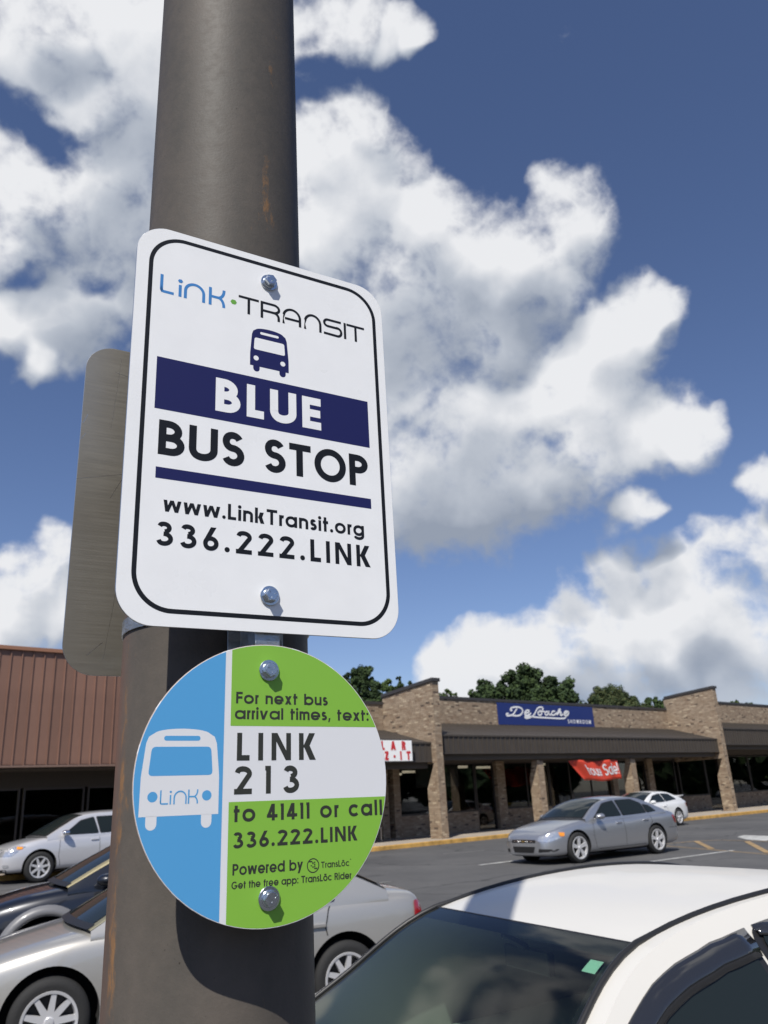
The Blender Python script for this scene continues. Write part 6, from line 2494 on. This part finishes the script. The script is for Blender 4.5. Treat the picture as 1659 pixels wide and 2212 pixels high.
rfill('blue_field', circ_poly([(1, 0, -46.6)]), M_RB, 0.10)
rfill('green_field', circ_poly([(-1, 0, 40.3), (0, -1, -49.0)]), M_RG, 0.10)
rfill('green_field', circ_poly([(-1, 0, 40.3), (0, 1, -19.8)]), M_RG, 0.10)
RL = lambda u, v, z: rp(u, v, 0.16 + z * 1000)
M_INKC = mat('ink_charcoal', (0.028, 0.030, 0.024), 0.5)
nar = lambda c, w_: glyph(c, w_, 0.76, 1.0)
for (s, x0, x1, y, cap, wv) in (('For next bus', -35.3, 63.3, 70.1, 11.2, 0.20), ('arrival times, text:', -36.2, 110.6, 55.3, 11.2, 0.20), ('LINK', -33.4, 49.6, 17.0, 25.6, 0.195), ('213', -35.4, 31.2, -13.3, 25.2, 0.195),
                                ('to 41411 or call', -35.3, 122.6, -37.5, 14.8, 0.20), ('336.222.LINK', -35.4, 93.8, -60.0, 13.8, 0.205), ('Powered by', -35.3, 34.4, -82.6, 9.6, 0.18), ('Get the free app: Transl\u014dc Rider'.replace('l\u014d', 'L\u014d'), -36.0, 85.6, -93.9, 6.2, 0.18), ('TransL\u014dc', 53.4, 83.6, -82.4, 5.6, 0.17)):
    LP_ = [] if s in ('LINK', '213') else None
    q = MB()
    write(q, s, x0, x1, y, cap, wv, RL, gf=nar, space=0.36 if cap > 7 else 0.32, trmax=(9.0 if s in ('LINK', '213') else 0.19 if s[0] in 't3' else 0.125), parts=LP_)
    if LP_ is None:
        q.build('lettering', M_INKC, rs)
    else:
        for k_ in LP_:
            k_.build('letter', M_INKC, rs)
# round monogram beside "Powered by"
q = MB()
ribbon(q, arc(44.9, -79.6, 6.0, 6.0, 0, 360, 40), 1.0, lambda u, v, z: rp(u, v, 0.16))
for (x, y, w_, h_) in [(x - 2.7, y, w_, h_) for x, y, w_, h_ in ((43.6, -76.6, 3.2, 1.2), (46.8, -78.4, 1.3, 1.9), (46.8, -81.6, 1.3, 1.4), (45.0, -80.2, 1.4, 1.1), (48.7, -77.4, 1.2, 1.2), (48.7, -79.6, 1.2, 1.6), (48.7, -82.8, 3.2, 1.2), (48.7, -81.2, 1.2, 1.2))]:
    q.poly([rp(x, y, 0.17), rp(x + w_, y, 0.17), rp(x + w_, y + h_, 0.17), rp(x, y + h_, 0.17)])
q.poly([rp(85.2 + 0.55 * math.cos(R(45 * k)), -76.6 + 0.55 * math.sin(R(45 * k)), 0.17) for k in range(8)])
q.build('monogram', M_INKC, rs)['kind'] = 'stuff'
bus_icon(rs, M_RW, M_RB, rp, dict(cx=-86.3, w0=36.2, y0=-29.6, ym=4.0, w1=33.0, ys=33.0, yt=46.0, fx=25.0, fw=4.9, yf=-41.0, wb_=29.8, wy0=4.6, wt_=27.6, wy1=29.9, wr=4.0, sw=17.0, sy=37.4, sh=2.2, hx=24.8, hy=-13.2, hr=4.5), 0.14)
# the little logo on the bus front sits between its lamps
logo(rs, 'logo_lettering', M_RB, [('L', -104.4, 0.92), ('i', -95.6, 1.0), ('n', -92.2, 0.95), ('K', -79.0, 0.95)], 12.2, -19.9, 0.24, 0.105, rp)
bolt(rs, -0.7, 103.2, 20)
bolt(rs, -1.2, -104.2, 5)

# second plate on the far side of the pole, bare back towards the viewer
BK = Vector((PX, PY, 0)) - SN * 0.155
b0 = BK - SX * 0.149
bk = empty('rear_sign', (b0.x, b0.y, 1.917), SY, 'second sign behind the pole showing its bare scratched aluminium back', 'sign')
o = plate(bk, rrect(0, 0, 305, 472, 40), 2.0, M_ALB, M_ALU)
q = MB()
M_SCRA = mat('scratch_bright', (0.8, 0.78, 0.7), 0.25, metal=1.0)
rs_ = random.Random(5)
for (a, b, wd) in (((48, 458), (40, 345), 0.35), ((0, 262), (115, 292), 0.5), ((66, 282), (45, 240), 0.5), ((30, 25), (48, 42), 0.6), ((62, 120), (50, 20), 0.3), ((2, 345), (8, 360), 0.6), ((1, 320), (7, 330), 0.6), ((40, 434), (60, 430), 0.4)):
    n = 6
    pts = [(a[0] + (b[0] - a[0]) * k / n + rs_.uniform(-.4, .4), a[1] + (b[1] - a[1]) * k / n) for k in range(n + 1)]
    ribbon(q, pts, wd, lambda u, v, z: sp_(u, v, 0.08))
q.build('scratches', M_SCRA, bk)

# bracket: hat-section rail and strap holding the signs
br = empty('mounting_rail', (S0.x, S0.y, 1.655), SY, 'galvanised rail and steel strap between the pole and the two signs', 'bracket')
q = MB()
t_ = 2.4
sec = [(-31, -40), (-14.5, -40), (-11.5, -4.6 - t_), (11.5, -4.6 - t_), (14.5, -40), (31, -40)]
top_z = 2355 - 1655
inner = [(-31, -40 + t_), (-16.8, -40 + t_), (-13.3, -4.6), (13.3, -4.6), (16.8, -40 + t_), (31, -40 + t_)]
full_ = sec + list(reversed(inner))
q.prism([Vector(((155.4 + x) / 1000, -y / 1000, 0)) for x, y in full_], (0, 0, top_z / 1000))
o = q.build('rail', M_GALV, br)
fixnormals(o.data)
bevel(o, 0.0008, 2)
q = MB()
for k in range(14):
    z = 0.033 + 0.05 * k
    c = Vector((0.1554, 0.0046 - 0.0003, z))
    q.poly([c + Vector((0.0055 * math.cos(R(20 * j)), 0, 0.0055 * math.sin(R(20 * j)))) for j in range(18)])
q.build('bolt_holes', M_SEAM, br)
strap = empty
cl = Vector((PX, PY, 0))
for z in (1.948, 2.27):
    q = MB()
    rr = 0.1062 if z < 2 else 0.1050
    q.lathe([(rr, z - 0.008), (rr + 0.0016, z - 0.008), (rr + 0.0016, z + 0.008), (rr, z + 0.008)], 96, 'z')
    sm = q.mesh('strap', M_GALV, True)
    sm.set_sharp_from_angle(angle=R(40))
    M_ = br.matrix_basis
    so_ = link('strap', sm, br)
    loc_ = Matrix.Rotation(-SY, 4, 'Z') @ (Vector((PX, PY, 0)) - Vector((S0.x, S0.y, 1.655)))
    so_.location = loc_
    so_.rotation_euler = (0, 0, -SY)
